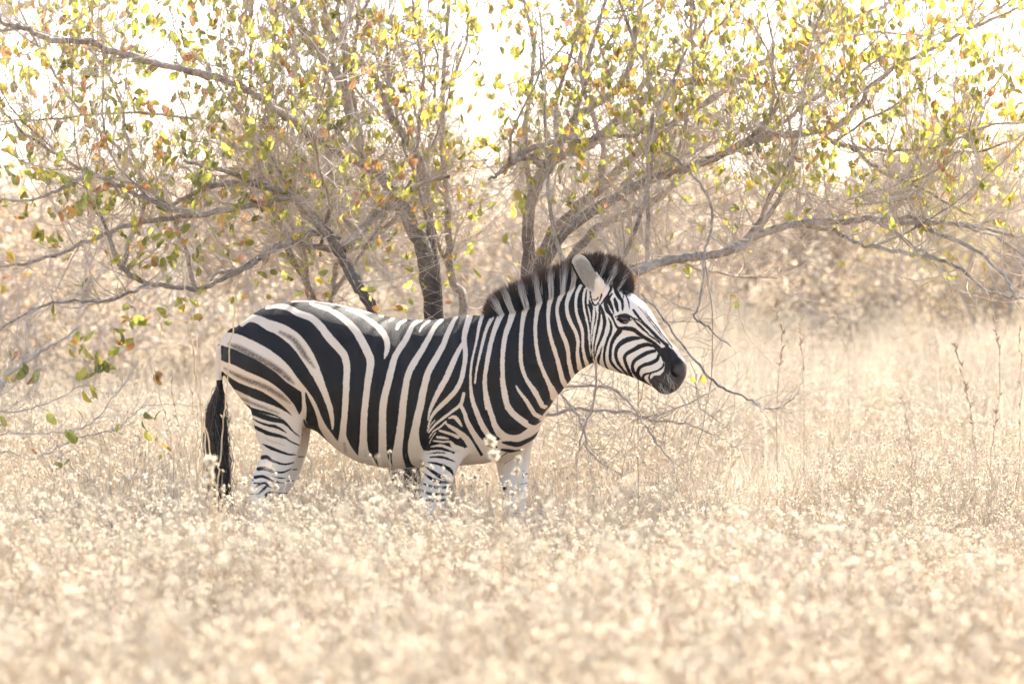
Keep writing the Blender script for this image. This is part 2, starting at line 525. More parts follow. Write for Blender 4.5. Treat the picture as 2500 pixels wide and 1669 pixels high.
# ---- coat: signed stripe field, painted stroke by stroke (positive = white)
near_ = zv[:, 1] < 0.0
P = zv[:, [0, 2]]
S = np.full(len(P), -0.03)
SH = np.zeros(len(P)); MZ = np.zeros(len(P))
def paint(colr, r, pts, mask=None, n=4):
    global S
    st = catmull(reg(r, *pts), max(2, (len(pts) - 1) * n + 1)) if len(pts) > 1 else np.repeat(reg(r, *pts), 2, 0)
    lo = st[:, :2].min(0) - st[:, 2].max() - .03; hi = st[:, :2].max(0) + st[:, 2].max() + .03
    m = (P[:, 0] > lo[0]) & (P[:, 0] < hi[0]) & (P[:, 1] > lo[1]) & (P[:, 1] < hi[1])
    if mask is not None: m &= mask
    v = seg_sd(P[m], st)
    S[m] = np.maximum(S[m], v) if colr == 'w' else np.minimum(S[m], -v)
def fill(colr, r, poly, mask=None):
    global S
    pg = reg(r, *poly)
    m = np.ones(len(P), bool) if mask is None else mask
    v = poly_sd(P[m], pg)
    S[m] = np.maximum(S[m], v) if colr == 'w' else np.minimum(S[m], -v)
def shadow(r, pts, amt=1.0):
    st = catmull(reg(r, *pts), len(pts) * 4)
    v = seg_sd(P, st)
    SH[:] = np.maximum(SH, amt * np.clip(v / .012 + .35, 0, 1))
def xw(pts, ws):
    return [(a[0], a[1], b) for a, b in zip(pts, ws)]

# --- trunk, white on black (region 2)
paint('w', 2, xw([(520, 152), (600, 140), (680, 150), (760, 190), (850, 222), (920, 282), (980, 360), (1040, 425), (1090, 485), (1110, 560), (1110, 660), (1105, 780), (1098, 880), (1090, 960), (1078, 1060), (1080, 1130), (1092, 1195), (1115, 1260)], [18, 30, 40, 44, 48, 52, 55, 55, 52, 48, 46, 44, 42, 44, 52, 90, 130, 170]))
paint('w', 2, xw([(840, 118), (900, 140), (980, 165), (1040, 200), (1110, 252), (1170, 312), (1215, 382), (1252, 452), (1280, 525), (1275, 600), (1260, 700), (1248, 800), (1237, 900), (1231, 1000), (1227, 1100), (1227, 1180), (1238, 1235), (1262, 1300)], [20, 26, 32, 38, 46, 52, 55, 55, 54, 50, 46, 46, 46, 48, 54, 76, 105, 120]))
paint('w', 2, xw([(1100, 163), (1180, 190), (1250, 230), (1310, 272), (1360, 322), (1390, 372), (1400, 425), (1392, 470), (1380, 508)], [12, 20, 28, 38, 42, 42, 38, 30, 12]))
paint('w', 2, [(1340, 205, 20), (1358, 212, 18)])
paint('w', 2, [(1412, 243, 16), (1435, 222, 22)])
paint('w', 2, [(1465, 298, 26), (1480, 266, 24), (1525, 238, 18)])
paint('w', 2, xw([(1632, 238), (1580, 272), (1550, 332), (1520, 392), (1480, 452), (1450, 512), (1430, 592), (1408, 682), (1385, 772), (1370, 872), (1366, 980), (1365, 1080), (1364, 1180), (1366, 1250), (1388, 1312)], [26, 32, 38, 42, 42, 44, 48, 48, 50, 50, 52, 54, 60, 84, 95]))
paint('w', 2, [(1626, 320, 14), (1650, 280, 18), (1692, 245, 18)])
paint('w', 2, xw([(1782, 238), (1732, 292), (1690, 372), (1640, 462), (1590, 542), (1552, 622), (1531, 722), (1516, 822), (1505, 932), (1491, 1042), (1476, 1142), (1468, 1220), (1482, 1310)], [28, 32, 38, 42, 46, 46, 46, 50, 52, 56, 62, 80, 90]))
paint('w', 2, xw([(1888, 212), (1852, 282), (1822, 352), (1790, 432), (1740, 522), (1692, 612), (1661, 722), (1640, 832), (1616, 932), (1596, 1032), (1590, 1120), (1600, 1180), (1620, 1235)], [28, 34, 36, 40, 44, 46, 48, 52, 52, 58, 85, 110, 125]))
paint('w', 2, xw([(1987, 208), (1958, 302), (1947, 382), (1957, 482), (1946, 582), (1920, 682), (1870, 762), (1800, 832), (1742, 890), (1710, 940), (1690, 1000)], [42, 40, 36, 32, 32, 34, 34, 32, 26, 18, 10]))
paint('w', 2, xw([(1942, 398), (1900, 472), (1860, 562), (1820, 652), (1770, 742), (1730, 822), (1702, 890), (1690, 950)], [26, 34, 40, 42, 38, 30, 20, 10]))
# spine line and rump
paint('w', 2, xw([(700, 107), (800, 101), (900, 108), (1050, 133), (1200, 168), (1320, 196)], [5, 8, 8, 8, 8, 5]))
paint('w', 2, xw([(345, 262), (400, 226), (470, 237), (540, 272), (620, 302), (690, 342), (760, 402), (820, 482), (870, 572), (910, 652), (940, 722), (970, 802), (995, 882), (1005, 962), (1005, 1018)], [44, 52, 58, 72, 84, 94, 98, 94, 80, 62, 50, 42, 36, 26, 10]))
paint('w', 2, xw([(195, 372), (300, 392), (390, 428), (480, 468), (560, 516), (640, 576), (700, 640), (760, 698), (812, 748), (855, 806), (882, 866), (905, 940), (935, 1010), (975, 1075), (1020, 1140), (1060, 1215)], [96, 110, 112, 110, 108, 100, 86, 58, 38, 34, 38, 46, 56, 64, 66, 90]))
paint('w', 2, [(800, 740, 30), (803, 820, 28), (800, 890, 36), (780, 950, 60)])
paint('w', 2, xw([(185, 562), (270, 602), (350, 642), (430, 672), (510, 704), (590, 752), (660, 812), (712, 872), (745, 930)], [66, 92, 100, 96, 90, 84, 74, 60, 46]))
paint('w', 2, xw([(225, 735), (290, 768), (370, 806), (450, 838), (530, 862), (610, 892), (680, 932), (740, 990), (775, 1045)], [24, 56, 66, 64, 58, 54, 52, 56, 70]))
# --- shoulder and chest (region 8)
paint('w', 8, [(520, 468, 28), (500, 550, 30), (470, 590, 28), (350, 682, 26), (250, 762, 20), (185, 840, 12)])
paint('w', 8, [(488, 570, 32), (530, 662, 38), (556, 745, 44), (620, 862, 54), (680, 950, 66), (740, 1030, 90)])
fill('w', 8, [(140, 1015), (420, 1045), (545, 985), (625, 975), (680, 1075), (735, 1040), (790, 960), (870, 905), (960, 895), (1100, 872), (1190, 800), (1260, 705), (1330, 615), (1420, 500), (1440, 640), (1300, 850), (1190, 1000), (1180, 2760), (0, 2760), (-40, 1700), (120, 1200)])
fill('w', 8, [(760, 1150), (1200, 900), (1250, 2760), (760, 2760)])
paint('w', 1, xw([(215, 725), (185, 830), (165, 950), (135, 1080), (115, 1200), (110, 1330), (125, 1450), (150, 1568)], [34, 30, 22, 20, 20, 22, 26, 32]))
paint('w', 8, xw([(585, 400), (600, 520), (640, 640), (690, 760), (760, 880), (800, 940)], [28, 35, 45, 50, 52, 60]))
paint('w', 1, xw([(310, 735), (262, 830), (226, 950), (196, 1080), (170, 1200), (150, 1342)], [36, 32, 28, 24, 20, 14]))
paint('w', 1, xw([(392, 705), (340, 830), (310, 920), (280, 1050), (260, 1170), (242, 1300), (246, 1420), (266, 1568)], [58, 45, 42, 40, 38, 38, 42, 46]))
paint('w', 8, xw([(722, 420), (746, 540), (780, 660), (820, 780), (880, 865), (960, 893), (1060, 882), (1150, 830), (1220, 780)], [42, 45, 48, 56, 74, 56, 46, 60, 70]))
paint('w', 1, xw([(505, 670), (470, 790), (435, 890), (415, 1000), (405, 1120), (405, 1240), (412, 1350), (430, 1450), (452, 1568)], [62, 50, 45, 42, 40, 40, 42, 46, 50]))
paint('w', 8, xw([(886, 330), (900, 450), (930, 570), (980, 650), (1050, 712), (1120, 762), (1190, 790)], [44, 46, 52, 58, 60, 66, 66]))
paint('w', 1, xw([(628, 630), (600, 720), (585, 820), (575, 950), (572, 1080), (580, 1180), (612, 1280), (662, 1370), (712, 1450), (765, 1530)], [62, 45, 38, 34, 34, 34, 34, 36, 38, 42]))
paint('w', 8, xw([(1140, 370), (1200, 450), (1240, 530), (1270, 590), (1320, 610)], [40, 44, 44, 42, 34]))
paint('w', 8, xw([(1018, 395), (1050, 450), (1110, 530), (1160, 610), (1200, 670), (1245, 695)], [10, 26, 34, 38, 42, 44]))
paint('w', 1, xw([(748, 590), (725, 690), (710, 800), (710, 900), (720, 1020), (745, 1140), (785, 1240), (830, 1340), (870, 1420), (888, 1475)], [58, 40, 34, 32, 34, 34, 36, 42, 62, 80]))
paint('w', 1, xw([(858, 540), (835, 640), (828, 760), (840, 880), (870, 990), (905, 1100), (935, 1210), (960, 1310), (990, 1370)], [52, 38, 32, 32, 36, 38, 40, 44, 50]))
paint('w', 1, xw([(968, 490), (930, 580), (910, 670), (925, 770), (950, 870), (985, 950), (1010, 1040), (1020, 1130), (1040, 1230), (1065, 1300)], [56, 36, 30, 34, 38, 40, 36, 36, 42, 52]))
paint('w', 1, xw([(1062, 440), (1020, 540), (1000, 620), (1010, 720), (1050, 810), (1085, 880), (1105, 960), (1100, 1040), (1105, 1120), (1125, 1215)], [52, 40, 32, 34, 34, 34, 30, 30, 36, 48]))
paint('w', 1, xw([(1130, 445), (1095, 520), (1085, 600), (1090, 690), (1110, 760), (1140, 840), (1150, 930), (1150, 1010), (1165, 1100), (1192, 1180)], [34, 28, 26, 26, 28, 28, 24, 24, 30, 38]))
paint('w', 1, xw([(1170, 478), (1155, 560), (1160, 650), (1180, 740), (1200, 830), (1206, 920), (1215, 1010), (1228, 1090)], [22, 20, 18, 18, 16, 14, 12, 10]))
paint('w', 1, xw([(1200, 495), (1195, 600), (1212, 700), (1226, 800), (1228, 900), (1233, 1000), (1246, 1120)], [20, 17, 15, 14, 14, 14, 14]))
# chest blacks
paint('b', 8, [(890, 940, 20), (960, 950, 45), (1040, 960, 50), (1110, 935, 46), (1180, 900, 36), (1250, 840, 20)])
paint('b', 8, [(880, 1010, 18), (950, 1022, 38), (1010, 1026, 22), (1075, 1014, 8)])
paint('b', 8, [(740, 968, 18), (800, 980, 22), (835, 985, 14)])
paint('b', 8, [(860, 1092, 10), (930, 1045, 12)])
paint('b', 8, [(1150, 742, 36), (1200, 760, 38), (1255, 738, 14)])
paint('b', 8, [(1245, 670, 16), (1300, 632, 20), (1350, 588, 14)])
# elbow fan
E_ = near_ | True
paint('w', 8, [(380, 702, 14), (430, 690, 34), (470, 732, 34), (502, 782, 14)])
paint('w', 8, [(245, 722, 12), (200, 772, 11), (168, 832, 9)])
paint('w', 8, [(348, 735, 22), (290, 790, 14), (230, 830, 13), (188, 892, 10)])
paint('w', 8, [(350, 755, 18), (400, 790, 34), (450, 820, 40), (500, 860, 54), (550, 912, 60), (595, 985, 62)])
paint('w', 8, [(290, 822, 18), (350, 840, 24), (410, 860, 28), (462, 882, 36)])
paint('w', 8, [(265, 884, 20), (320, 890, 24), (375, 900, 12)])
paint('w', 8, [(230, 920, 12), (320, 930, 20), (390, 930, 26), (425, 975, 44), (500, 1005, 50)])
paint('w', 8, [(208, 977, 14), (290, 966, 24), (350, 980, 24), (402, 1002, 28), (460, 1015, 44)])
paint('w', 8, [(195, 1022, 14), (280, 1016, 18), (340, 1030, 18), (400, 1040, 18)])
paint('w', 8, [(250, 842, 12), (215, 890, 10), (190, 945, 9)])
# near foreleg
NR = near_; FR = ~near_
for q in ([(160, 1050, 6), (230, 1038, 12), (300, 1035, 12), (350, 1042, 6)],
          [(195, 1078, 14), (290, 1076, 24), (360, 1092, 22), (432, 1122, 10)],
          [(175, 1128, 10), (260, 1140, 24), (330, 1165, 32), (390, 1202, 36), (416, 1248, 14)],
          [(145, 1168, 10), (220, 1215, 30), (290, 1260, 38), (372, 1298, 22)],
          [(145, 1242, 12), (220, 1290, 34), (300, 1316, 34), (398, 1320, 14)],
          [(125, 1332, 14), (200, 1355, 24), (280, 1370, 26), (360, 1366, 22), (425, 1358, 10)],
          [(105, 1392, 14), (180, 1425, 28), (260, 1436, 30), (340, 1430, 26), (405, 1418, 12)],
          [(105, 1466, 26), (170, 1500, 36), (200, 1490, 34), (280, 1490, 32), (355, 1488, 10)],
          [(80, 1490, 20), (100, 1530, 26), (122, 1575, 26), (150, 1600, 14)],
          [(70, 1590, 20), (160, 1640, 26), (260, 1620, 14)],
          [(60, 1690, 14), (150, 1710, 24), (230, 1690, 12)],
          [(40, 1790, 12), (120, 1810, 22), (200, 1790, 12)],
          [(20, 1900, 12), (110, 1915, 20), (190, 1900, 12)],
          [(10, 2010, 12), (100, 2025, 20), (180, 2010, 12)],
          [(0, 2130, 12), (90, 2145, 18), (170, 2130, 12)]):
    paint('b', 8, q, NR)
# far foreleg marks
for q in ([(1085, 1272, 10), (1135, 1260, 9)], [(1060, 1362, 8), (1125, 1350, 9)], [(872, 1412, 34), (918, 1400, 34)], [(1005, 1505, 10), (1065, 1506, 10)],
          [(1000, 1640, 12), (1100, 1650, 16)], [(960, 1760, 12), (1090, 1770, 16)], [(950, 1880, 12), (1080, 1890, 16)], [(1000, 1100, 3), (900, 1170, 3)]):
    paint('b', 8, q, FR)
# --- hind legs: white below the haunch, black bars, shade painted into the flank pocket
LEG = [(330, -10), (430, 60), (520, 135), (640, 200), (760, 225), (900, 262), (1000, 290), (1060, 330), (1105, 300), (1150, 232), (1205, 255), (1235, 330), (1290, 480), (1330, 520), (1250, 900), (1150, 1200), (1150, 2800), (400, 2800), (540, 950), (560, 800), (600, 500), (480, 200), (330, 20)]
fill('w', 10, LEG)
paint('b', 10, xw([(495, 145), (560, 188), (700, 242), (850, 290), (960, 312), (1020, 352), (1080, 420), (1160, 488)], [20, 50, 60, 60, 50, 32, 20, 10]))
for q in ([(555, 232, 8), (640, 290, 14), (720, 330, 22), (800, 355, 30), (880, 370, 34), (940, 395, 28), (1012, 440, 10)],
          [(625, 366, 36), (720, 410, 44), (800, 445, 48), (880, 465, 44), (960, 485, 36), (1010, 502, 24), (1060, 540, 22), (1152, 582, 14)],
          [(740, 566, 12), (810, 600, 34), (880, 630, 36), (960, 660, 30), (1040, 685, 22), (1112, 690, 12)],
          [(735, 722, 48), (790, 715, 44), (840, 750, 34), (900, 775, 28), (980, 795, 22), (1050, 790, 18), (1095, 774, 10)],
          [(690, 850, 44), (760, 845, 45), (820, 860, 38), (900, 885, 30), (980, 885, 20), (1060, 850, 10)],
          [(850, 930, 10), (930, 950, 16), (1002, 955, 8)],
          [(655, 945, 40), (740, 935, 36), (810, 960, 32), (870, 990, 24), (950, 1005, 14), (1000, 1010, 8)],
          [(585, 925, 24), (632, 982, 14)], [(650, 825, 20), (672, 780, 20)],
          [(645, 1010, 14), (720, 1010, 20), (780, 1010, 26), (800, 1040, 24), (842, 1062, 14)],
          [(660, 1070, 22), (700, 1030, 24), (760, 1005, 20)],
          [(705, 1122, 20), (750, 1080, 34), (790, 1040, 26)],
          [(605, 1135, 10), (705, 1130, 12)],
          [(770, 1192, 28), (780, 1140, 30), (820, 1115, 26), (905, 1115, 10)],
          [(815, 1225, 20), (850, 1190, 16)], [(590, 1292, 14), (665, 1280, 14)],
          [(590, 1420, 12), (700, 1440, 20), (800, 1425, 10)], [(610, 1540, 12), (700, 1555, 20), (790, 1540, 10)], [(620, 1680, 12), (700, 1695, 18), (780, 1680, 10)], [(620, 1820, 10), (700, 1830, 16), (780, 1820, 10)],
          [(1205, 300, 20), (1235, 390, 44), (1262, 455, 50)]):  # last stroke: dark skin plus the deep shade between the legs, painted black
    paint('b', 10, q, NR)
for q in ([(1120, 735, 16), (1175, 735, 12)], [(900, 880, 14), (1100, 880, 14)], [(880, 1010, 12), (1060, 1010, 14)], [(840, 1150, 14), (1000, 1150, 14)], [(800, 1290, 14), (950, 1290, 14)], [(780, 1430, 12), (930, 1430, 14)]):
    paint('b', 10, q, FR)
# black wedge in front of the stifle
paint('b', 10, [(1235, -10, 16), (1262, 100, 60), (1300, 220, 84), (1325, 320, 80), (1345, 440, 40)])
# hooves
hoof = zv[:, 2] < 0.055
S[hoof] = -0.03
# --- tail dock
for q in ([(150, 690, 16), (205, 690, 16)], [(150, 735, 18), (210, 735, 18)], [(150, 790, 30), (210, 790, 30)], [(150, 850, 40), (210, 850, 40)]):
    paint('b', 2, q)
fill('w', 2, [(100, 440), (188, 420), (192, 640), (205, 670), (100, 676)])
# --- head: black on white (region 9)
fill('w', 9, [(292, 1178), (262, 1080), (248, 950), (258, 800), (275, 700), (285, 620), (250, 545), (236, 440), (280, 300), (360, 250), (450, 340), (500, 350), (560, 360), (640, 420), (780, 480), (1320, 1000), (1320, 1568), (780, 1568), (300, 1205)])
HB = [
    xw([(235, 590), (255, 650), (268, 720), (262, 800), (257, 880), (257, 960), (262, 1060), (282, 1140)], [14, 14, 13, 11, 10, 10, 12, 10]),
    xw([(300, 620), (312, 680), (306, 750), (287, 830), (276, 920), (270, 1000), (278, 1090)], [8, 15, 13, 9, 8, 8, 8]),
    xw([(345, 590), (350, 680), (341, 760), (322, 860), (303, 950), (291, 1050), (300, 1150)], [14, 26, 28, 24, 16, 14, 12]),
    xw([(360, 600), (385, 680), (400, 760), (387, 850), (362, 930), (327, 1020), (306, 1110)], [20, 34, 36, 34, 30, 24, 12]),
    xw([(438, 725), (464, 790), (460, 870), (431, 940), (406, 1020), (395, 1120), (410, 1200), (442, 1258)], [12, 26, 28, 30, 28, 26, 22, 14]),
    xw([(375, 1005), (357, 1080), (337, 1150), (352, 1205)], [8, 24, 30, 10]),
    xw([(408, 585), (428, 650), (468, 700), (498, 768), (535, 826), (610, 832), (685, 842), (740, 880), (800, 922), (870, 962), (925, 1002), (975, 1060), (1010, 1140)], [42, 44, 34, 22, 28, 40, 48, 42, 38, 36, 36, 46, 60]),
    xw([(550, 856), (502, 920), (470, 990), (456, 1080), (462, 1160), (502, 1222), (562, 1272), (612, 1325)], [56, 44, 34, 32, 32, 26, 22, 20]),
    xw([(795, 935), (720, 930), (650, 940), (580, 972), (530, 1022), (512, 1092), (532, 1172), (582, 1242), (622, 1292), (662, 1345)], [8, 40, 52, 52, 42, 36, 32, 28, 26, 22]),
    xw([(900, 1012), (830, 996), (760, 1012), (690, 1050), (632, 1082), (602, 1122), (612, 1182), (642, 1252), (672, 1312), (704, 1358)], [28, 42, 46, 42, 40, 36, 34, 32, 30, 26]),
    xw([(898, 1012), (950, 1070), (1000, 1125)], [24, 26, 40]),
    xw([(905, 1060), (840, 1076), (770, 1112), (712, 1152), (682, 1202), (692, 1262), (732, 1322), (775, 1380)], [34, 44, 44, 40, 36, 34, 32, 28]),
    xw([(950, 1098), (930, 1150), (870, 1182), (800, 1202), (752, 1234), (738, 1292), (772, 1352), (822, 1405)], [28, 40, 42, 40, 36, 34, 32, 26]),
    xw([(1000, 1190), (980, 1232), (920, 1266), (850, 1286), (802, 1302), (792, 1342), (822, 1382), (862, 1415)], [18, 24, 22, 20, 26, 28, 26, 24]),
    xw([(870, 1290), (850, 1330), (870, 1382)], [12, 18, 22]),
    xw([(690, 645), (730, 700), (780, 760), (840, 820), (900, 880), (960, 940), (1035, 1005)], [24, 28, 24, 24, 26, 28, 40]),
    xw([(678, 732), (740, 792), (800, 850), (852, 892)], [10, 24, 24, 10]),
    xw([(690, 722), (760, 764), (830, 826), (890, 886), (955, 965)], [8, 16, 18, 20, 18]),
    xw([(830, 890), (900, 932), (962, 985)], [8, 18, 14]),
    xw([(920, 908), (972, 962)], [12, 14]),
    xw([(810, 665), (862, 735), (922, 805), (982, 885), (1042, 962), (1085, 1022)], [8, 11, 13, 12, 12, 12]),
    xw([(740, 610), (800, 680), (860, 762), (940, 860), (1010, 950)], [5, 8, 9, 9, 7]),
    xw([(606, 470), (640, 560), (652, 640)], [10, 16, 8]),
    xw([(500, 375), (515, 450), (545, 510), (578, 560), (582, 645)], [30, 44, 40, 32, 18]),
    xw([(600, 455), (588, 530)], [14, 10]),
    xw([(500, 532), (515, 585), (532, 655)], [24, 42, 22]),
    xw([(440, 545), (460, 592), (480, 640), (492, 685)], [34, 36, 26, 10]),
    xw([(478, 480), (446, 520), (415, 572)], [18, 26, 34]),
    xw([(452, 370), (466, 430), (442, 480), (402, 540), (366, 585)], [30, 28, 22, 26, 18]),
    xw([(255, 455), (265, 530), (300, 602), (350, 552), (370, 488)], [16, 18, 16, 14, 16]),
    xw([(285, 540), (310, 546), (336, 518)], [12, 13, 10]),
    xw([(505, 716), (560, 700), (620, 694), (676, 722), (715, 745)], [12, 24, 26, 18, 10]),
    xw([(525, 738), (580, 774), (630, 772), (680, 740)], [18, 22, 18, 12]),
    [(560, 735, 60), (630, 733, 60)],
]
for q in HB:
    paint('b', 9, q)
MUZ = [(925, 1012), (980, 1030), (1040, 1012), (1100, 1050), (1150, 1120), (1205, 1170), (1260, 1240), (1250, 1330), (1200, 1420), (1150, 1490), (1080, 1530), (980, 1540), (920, 1490), (885, 1420), (868, 1350), (900, 1310), (960, 1306), (1000, 1262), (1012, 1190), (1000, 1120), (952, 1062)]
mzd = poly_sd(P, reg(9, *MUZ))
S = np.minimum(S, -mzd)
lowm = poly_sd(P, reg(9, (880, 1330), (1000, 1290), (1080, 1240), (1200, 1180), (1280, 1250), (1250, 1400), (1100, 1540), (950, 1530), (880, 1430)))
MZ = np.clip(lowm / 0.02 + 0.4, 0, 1) * np.clip(mzd / .006 + .5, 0, 1)
nst = seg_sd(P, catmull(reg(9, (1088, 1225, 16), (1085, 1265, 30), (1110, 1300, 34), (1148, 1322, 16)), 12))
MZ *= 1 - np.clip(nst / .003 + .5, 0, 1)
mth = seg_sd(P, catmull(reg(9, (880, 1318, 8), (940, 1372, 8), (1000, 1417, 8), (1060, 1457, 8), (1115, 1478, 8)), 16))
MZ *= 1 - np.clip(mth / .002 + .5, 0, 1)
# belly midline stays white underneath
under = (np.abs(zv[:, 1]) < 0.07) & (zn[:, 2] < -0.8) & (zv[:, 0] > -0.7) & (zv[:, 0] < 0.0) & (zv[:, 2] < 1.0)
S[under] = np.maximum(S[under], (0.05 - np.abs(zv[under, 1])) * 0.4)
# brown shadow stripes
shadow(2, [(630, 325, 26), (720, 372, 40), (772, 432, 44), (812, 492, 42), (880, 575, 16)])
shadow(2, [(250, 410, 20), (310, 432, 46), (380, 462, 52), (460, 502, 54), (540, 544, 54), (620, 592, 48), (690, 652, 42), (735, 690, 16)])
shadow(2, [(215, 585, 16), (310, 632, 34), (400, 670, 40), (480, 696, 42), (560, 732, 42), (640, 782, 38), (700, 830, 16)])
shadow(2, [(320, 800, 14), (380, 816, 26), (440, 838, 26), (520, 868, 24), (620, 905, 14)])
shadow(10, [(780, 512, 8), (850, 540, 16), (1000, 580, 6)], .6)
shadow(2, [(1088, 1120, 18), (1092, 1180, 22)], .8)
shadow(2, [(1238, 1170, 10), (1240, 1215, 14)], .5)
shadow(8, [(200, 1000, 10), (330, 1010, 22), (470, 1020, 16)], .35)
S = np.clip(S, -0.03, 0.03)

# ---- ears: thin cupped leaves joined to the body mesh
def ear(sgn):
    nu, nv = 22, 15
    base = reg(9, (318, 432)); tip = reg(9, (110, 92))
    b = base[0]; t = tip[0]
    ax = t - b; L = np.linalg.norm(ax); ax = ax / L; pr = np.array([ax[1], -ax[0]])
    V = []; St = []; Mo = []
    uu = np.linspace(0, 1, nu)
    left = np.interp(uu, [0, .12, .3, .5, .7, .85, .95, 1], [.024, .037, .043, .043, .041, .036, .025, .006])
    right = np.interp(uu, [0, .12, .3, .5, .7, .85, .95, 1], [.034, .040, .037, .038, .040, .036, .025, .005])
    for layer in (0, 1):
        for i, u in enumerate(uu):
            for v in np.linspace(-1, 1, nv):
                wv = (right[i] if v > 0 else left[i]) * v
                cup = (1 - abs(v) ** 2.2) * (0.030 * (1 - u) ** .4 + .006)
                y = -0.118 + 0.02 * u - 0.012 * math.sin(u * 3.1) + cup + (0.0045 if layer else 0.0) * (1 - .6 * abs(v) ** 6)
                p = b + ax * (L * u) + pr * (-wv) * -1.0
                V.append((p[0], y * (-sgn) if sgn > 0 else y, p[1]))
                edge = abs(v)
                rim = ((edge > .72 and v < 0) or (edge > .76 and v > 0 and u > .35) or u > .955)
                st = -0.012 if (rim and .15 < u < .97 and layer == 0 and not (v < 0 and u > .86)) else 0.03
                if layer == 1 and (.45 < u < .8): st = -.02
                St.append(st)
                Mo.append(0.38 * (1 - min(1, edge * 1.15) ** 2) * math.sin(math.pi * min(1, u * 1.02)) if layer == 0 else 0)
    idx = np.arange(2 * nu * nv).reshape(2, nu, nv)
    q = []
    for layer in (0, 1):
        a = idx[layer]
        f = np.stack([a[:-1, :-1], a[:-1, 1:], a[1:, 1:], a[1:, :-1]], -1).reshape(-1, 4)
        q.append(f if (layer == 0) else f[:, ::-1])
    for i in range(nu - 1):
        q.append(np.array([[idx[0, i, 0], idx[0, i + 1, 0], idx[1, i + 1, 0], idx[1, i, 0]], [idx[1, i, -1], idx[1, i + 1, -1], idx[0, i + 1, -1], idx[0, i, -1]]]))
    for j in range(nv - 1):
        q.append(np.array([[idx[0, -1, j], idx[0, -1, j + 1], idx[1, -1, j + 1], idx[1, -1, j]]]))
    return np.array(V), np.concatenate(q), np.array(St), np.array(Mo)
allv = [zv]; allq = [zq]; allS = [S]; allH = [SH]; allM = [MZ]
off = len(zv)
EARIN = [np.zeros(len(zv))]
for sgn in (-1, 1):
    v, q, st, mo = ear(sgn)
    allv.append(v); allq.append(q + off); allS.append(st); allH.append(np.zeros(len(v))); allM.append(np.zeros(len(v))); EARIN.append(mo)
    off += len(v)
ZV = np.concatenate(allv); ZQ = np.concatenate(allq)

CREAM = np.clip((ZV[:, 2] - .62) / .18, 0, 1) * np.clip((.36 - (ZV[:, 0] + .35 * (ZV[:, 2] - 1.2))) / .12, .15, 1)   # body coat is tan, legs and face paler
# ---- coat material
m, n, l = new_mat("zebra_coat")
out = N(n, "ShaderNodeOutputMaterial")
tc = N(n, "ShaderNodeTexCoord")
a_s = N(n, "ShaderNodeAttribute", attribute_name="stripe")
a_h = N(n, "ShaderNodeAttribute", attribute_name="shadow_stripe")
a_m = N(n, "ShaderNodeAttribute", attribute_name="muzzle")
a_e = N(n, "ShaderNodeAttribute", attribute_name="ear_inside")
mp = N(n, "ShaderNodeMapping"); mp.inputs["Scale"].default_value = (1.0, 1.0, 0.45); l.new(tc.outputs["Object"], mp.inputs[0])
nf_ = N(n, "ShaderNodeTexNoise", Scale=260.0, Detail=2.0); l.new(mp.outputs[0], nf_.inputs["Vector"])
nb_ = N(n, "ShaderNodeTexNoise", Scale=9.0, Detail=4.0); l.new(tc.outputs["Object"], nb_.inputs["Vector"])
nw_ = N(n, "ShaderNodeTexNoise", Scale=34.0, Detail=2.0); l.new(tc.outputs["Object"], nw_.inputs["Vector"])
jit = math_node(n, l, 'ADD', math_node(n, l, 'MULTIPLY', math_node(n, l, 'SUBTRACT', nf_.outputs[0], .5), .0062),
                math_node(n, l, 'MULTIPLY', math_node(n, l, 'SUBTRACT', nw_.outputs[0], .5), .0036))
sj = math_node(n, l, 'ADD', a_s.outputs["Fac"], jit)
fac = math_node(n, l, 'ADD', math_node(n, l, 'MULTIPLY', sj, 420.0), .5, clamp=True)
a_c = N(n, "ShaderNodeAttribute", attribute_name="cream")
tan_ = mix_col(n, l, nb_.outputs[0], (0.74, 0.545, 0.365), (0.85, 0.665, 0.475))
pale = mix_col(n, l, nb_.outputs[0], (0.79, 0.67, 0.535), (0.88, 0.78, 0.665))
white = mix_col(n, l, a_c.outputs["Fac"], pale, tan_)
white = mix_col(n, l, math_node(n, l, 'MULTIPLY', nf_.outputs[0], .22), white, (0.42, 0.34, 0.28))
sh = math_node(n, l, 'MULTIPLY', a_h.outputs["Fac"], math_node(n, l, 'MULTIPLY_ADD', nf_.outputs[0], 2.6, -.42, clamp=True), clamp=True)
white = mix_col(n, l, math_node(n, l, 'MULTIPLY', sh, .95), white, (0.10, 0.058, 0.034))
white = mix_col(n, l, a_e.outputs["Fac"], white, (0.30, 0.21, 0.15))
black = mix_col(n, l, nb_.outputs[0], (0.0070, 0.0055, 0.0050), (0.014, 0.0108, 0.0092))
black = mix_col(n, l, math_node(n, l, 'MULTIPLY', a_m.outputs["Fac"], .85), black, (0.075, 0.056, 0.047))
c = mix_col(n, l, fac, black, white)
pr = N(n, "ShaderNodeBsdfPrincipled", Roughness=0.62)
pr.inputs["Specular IOR Level"].default_value = 0.22
l.new(c, pr.inputs["Base Color"])
bp = N(n, "ShaderNodeBump", Strength=0.8, Distance=0.003); l.new(nf_.outputs[0], bp.inputs["Height"]); l.new(bp.outputs[0], pr.inputs["Normal"])
l.new(pr.outputs[0], out.inputs[0])
zebra_mat = m

ZLOC = (0, FOCUS + 0.16, 0)
zebra = mesh_obj("zebra", np_mesh("zebra", ZV, ZQ, zebra_mat, {"stripe": np.concatenate(allS), "shadow_stripe": np.concatenate(allH), "muzzle": np.concatenate(allM), "ear_inside": np.concatenate(EARIN), "cream": CREAM}), loc=ZLOC)
tag(zebra, "black and white striped zebra standing side-on in dry grass, facing the long arching branch", "zebra")

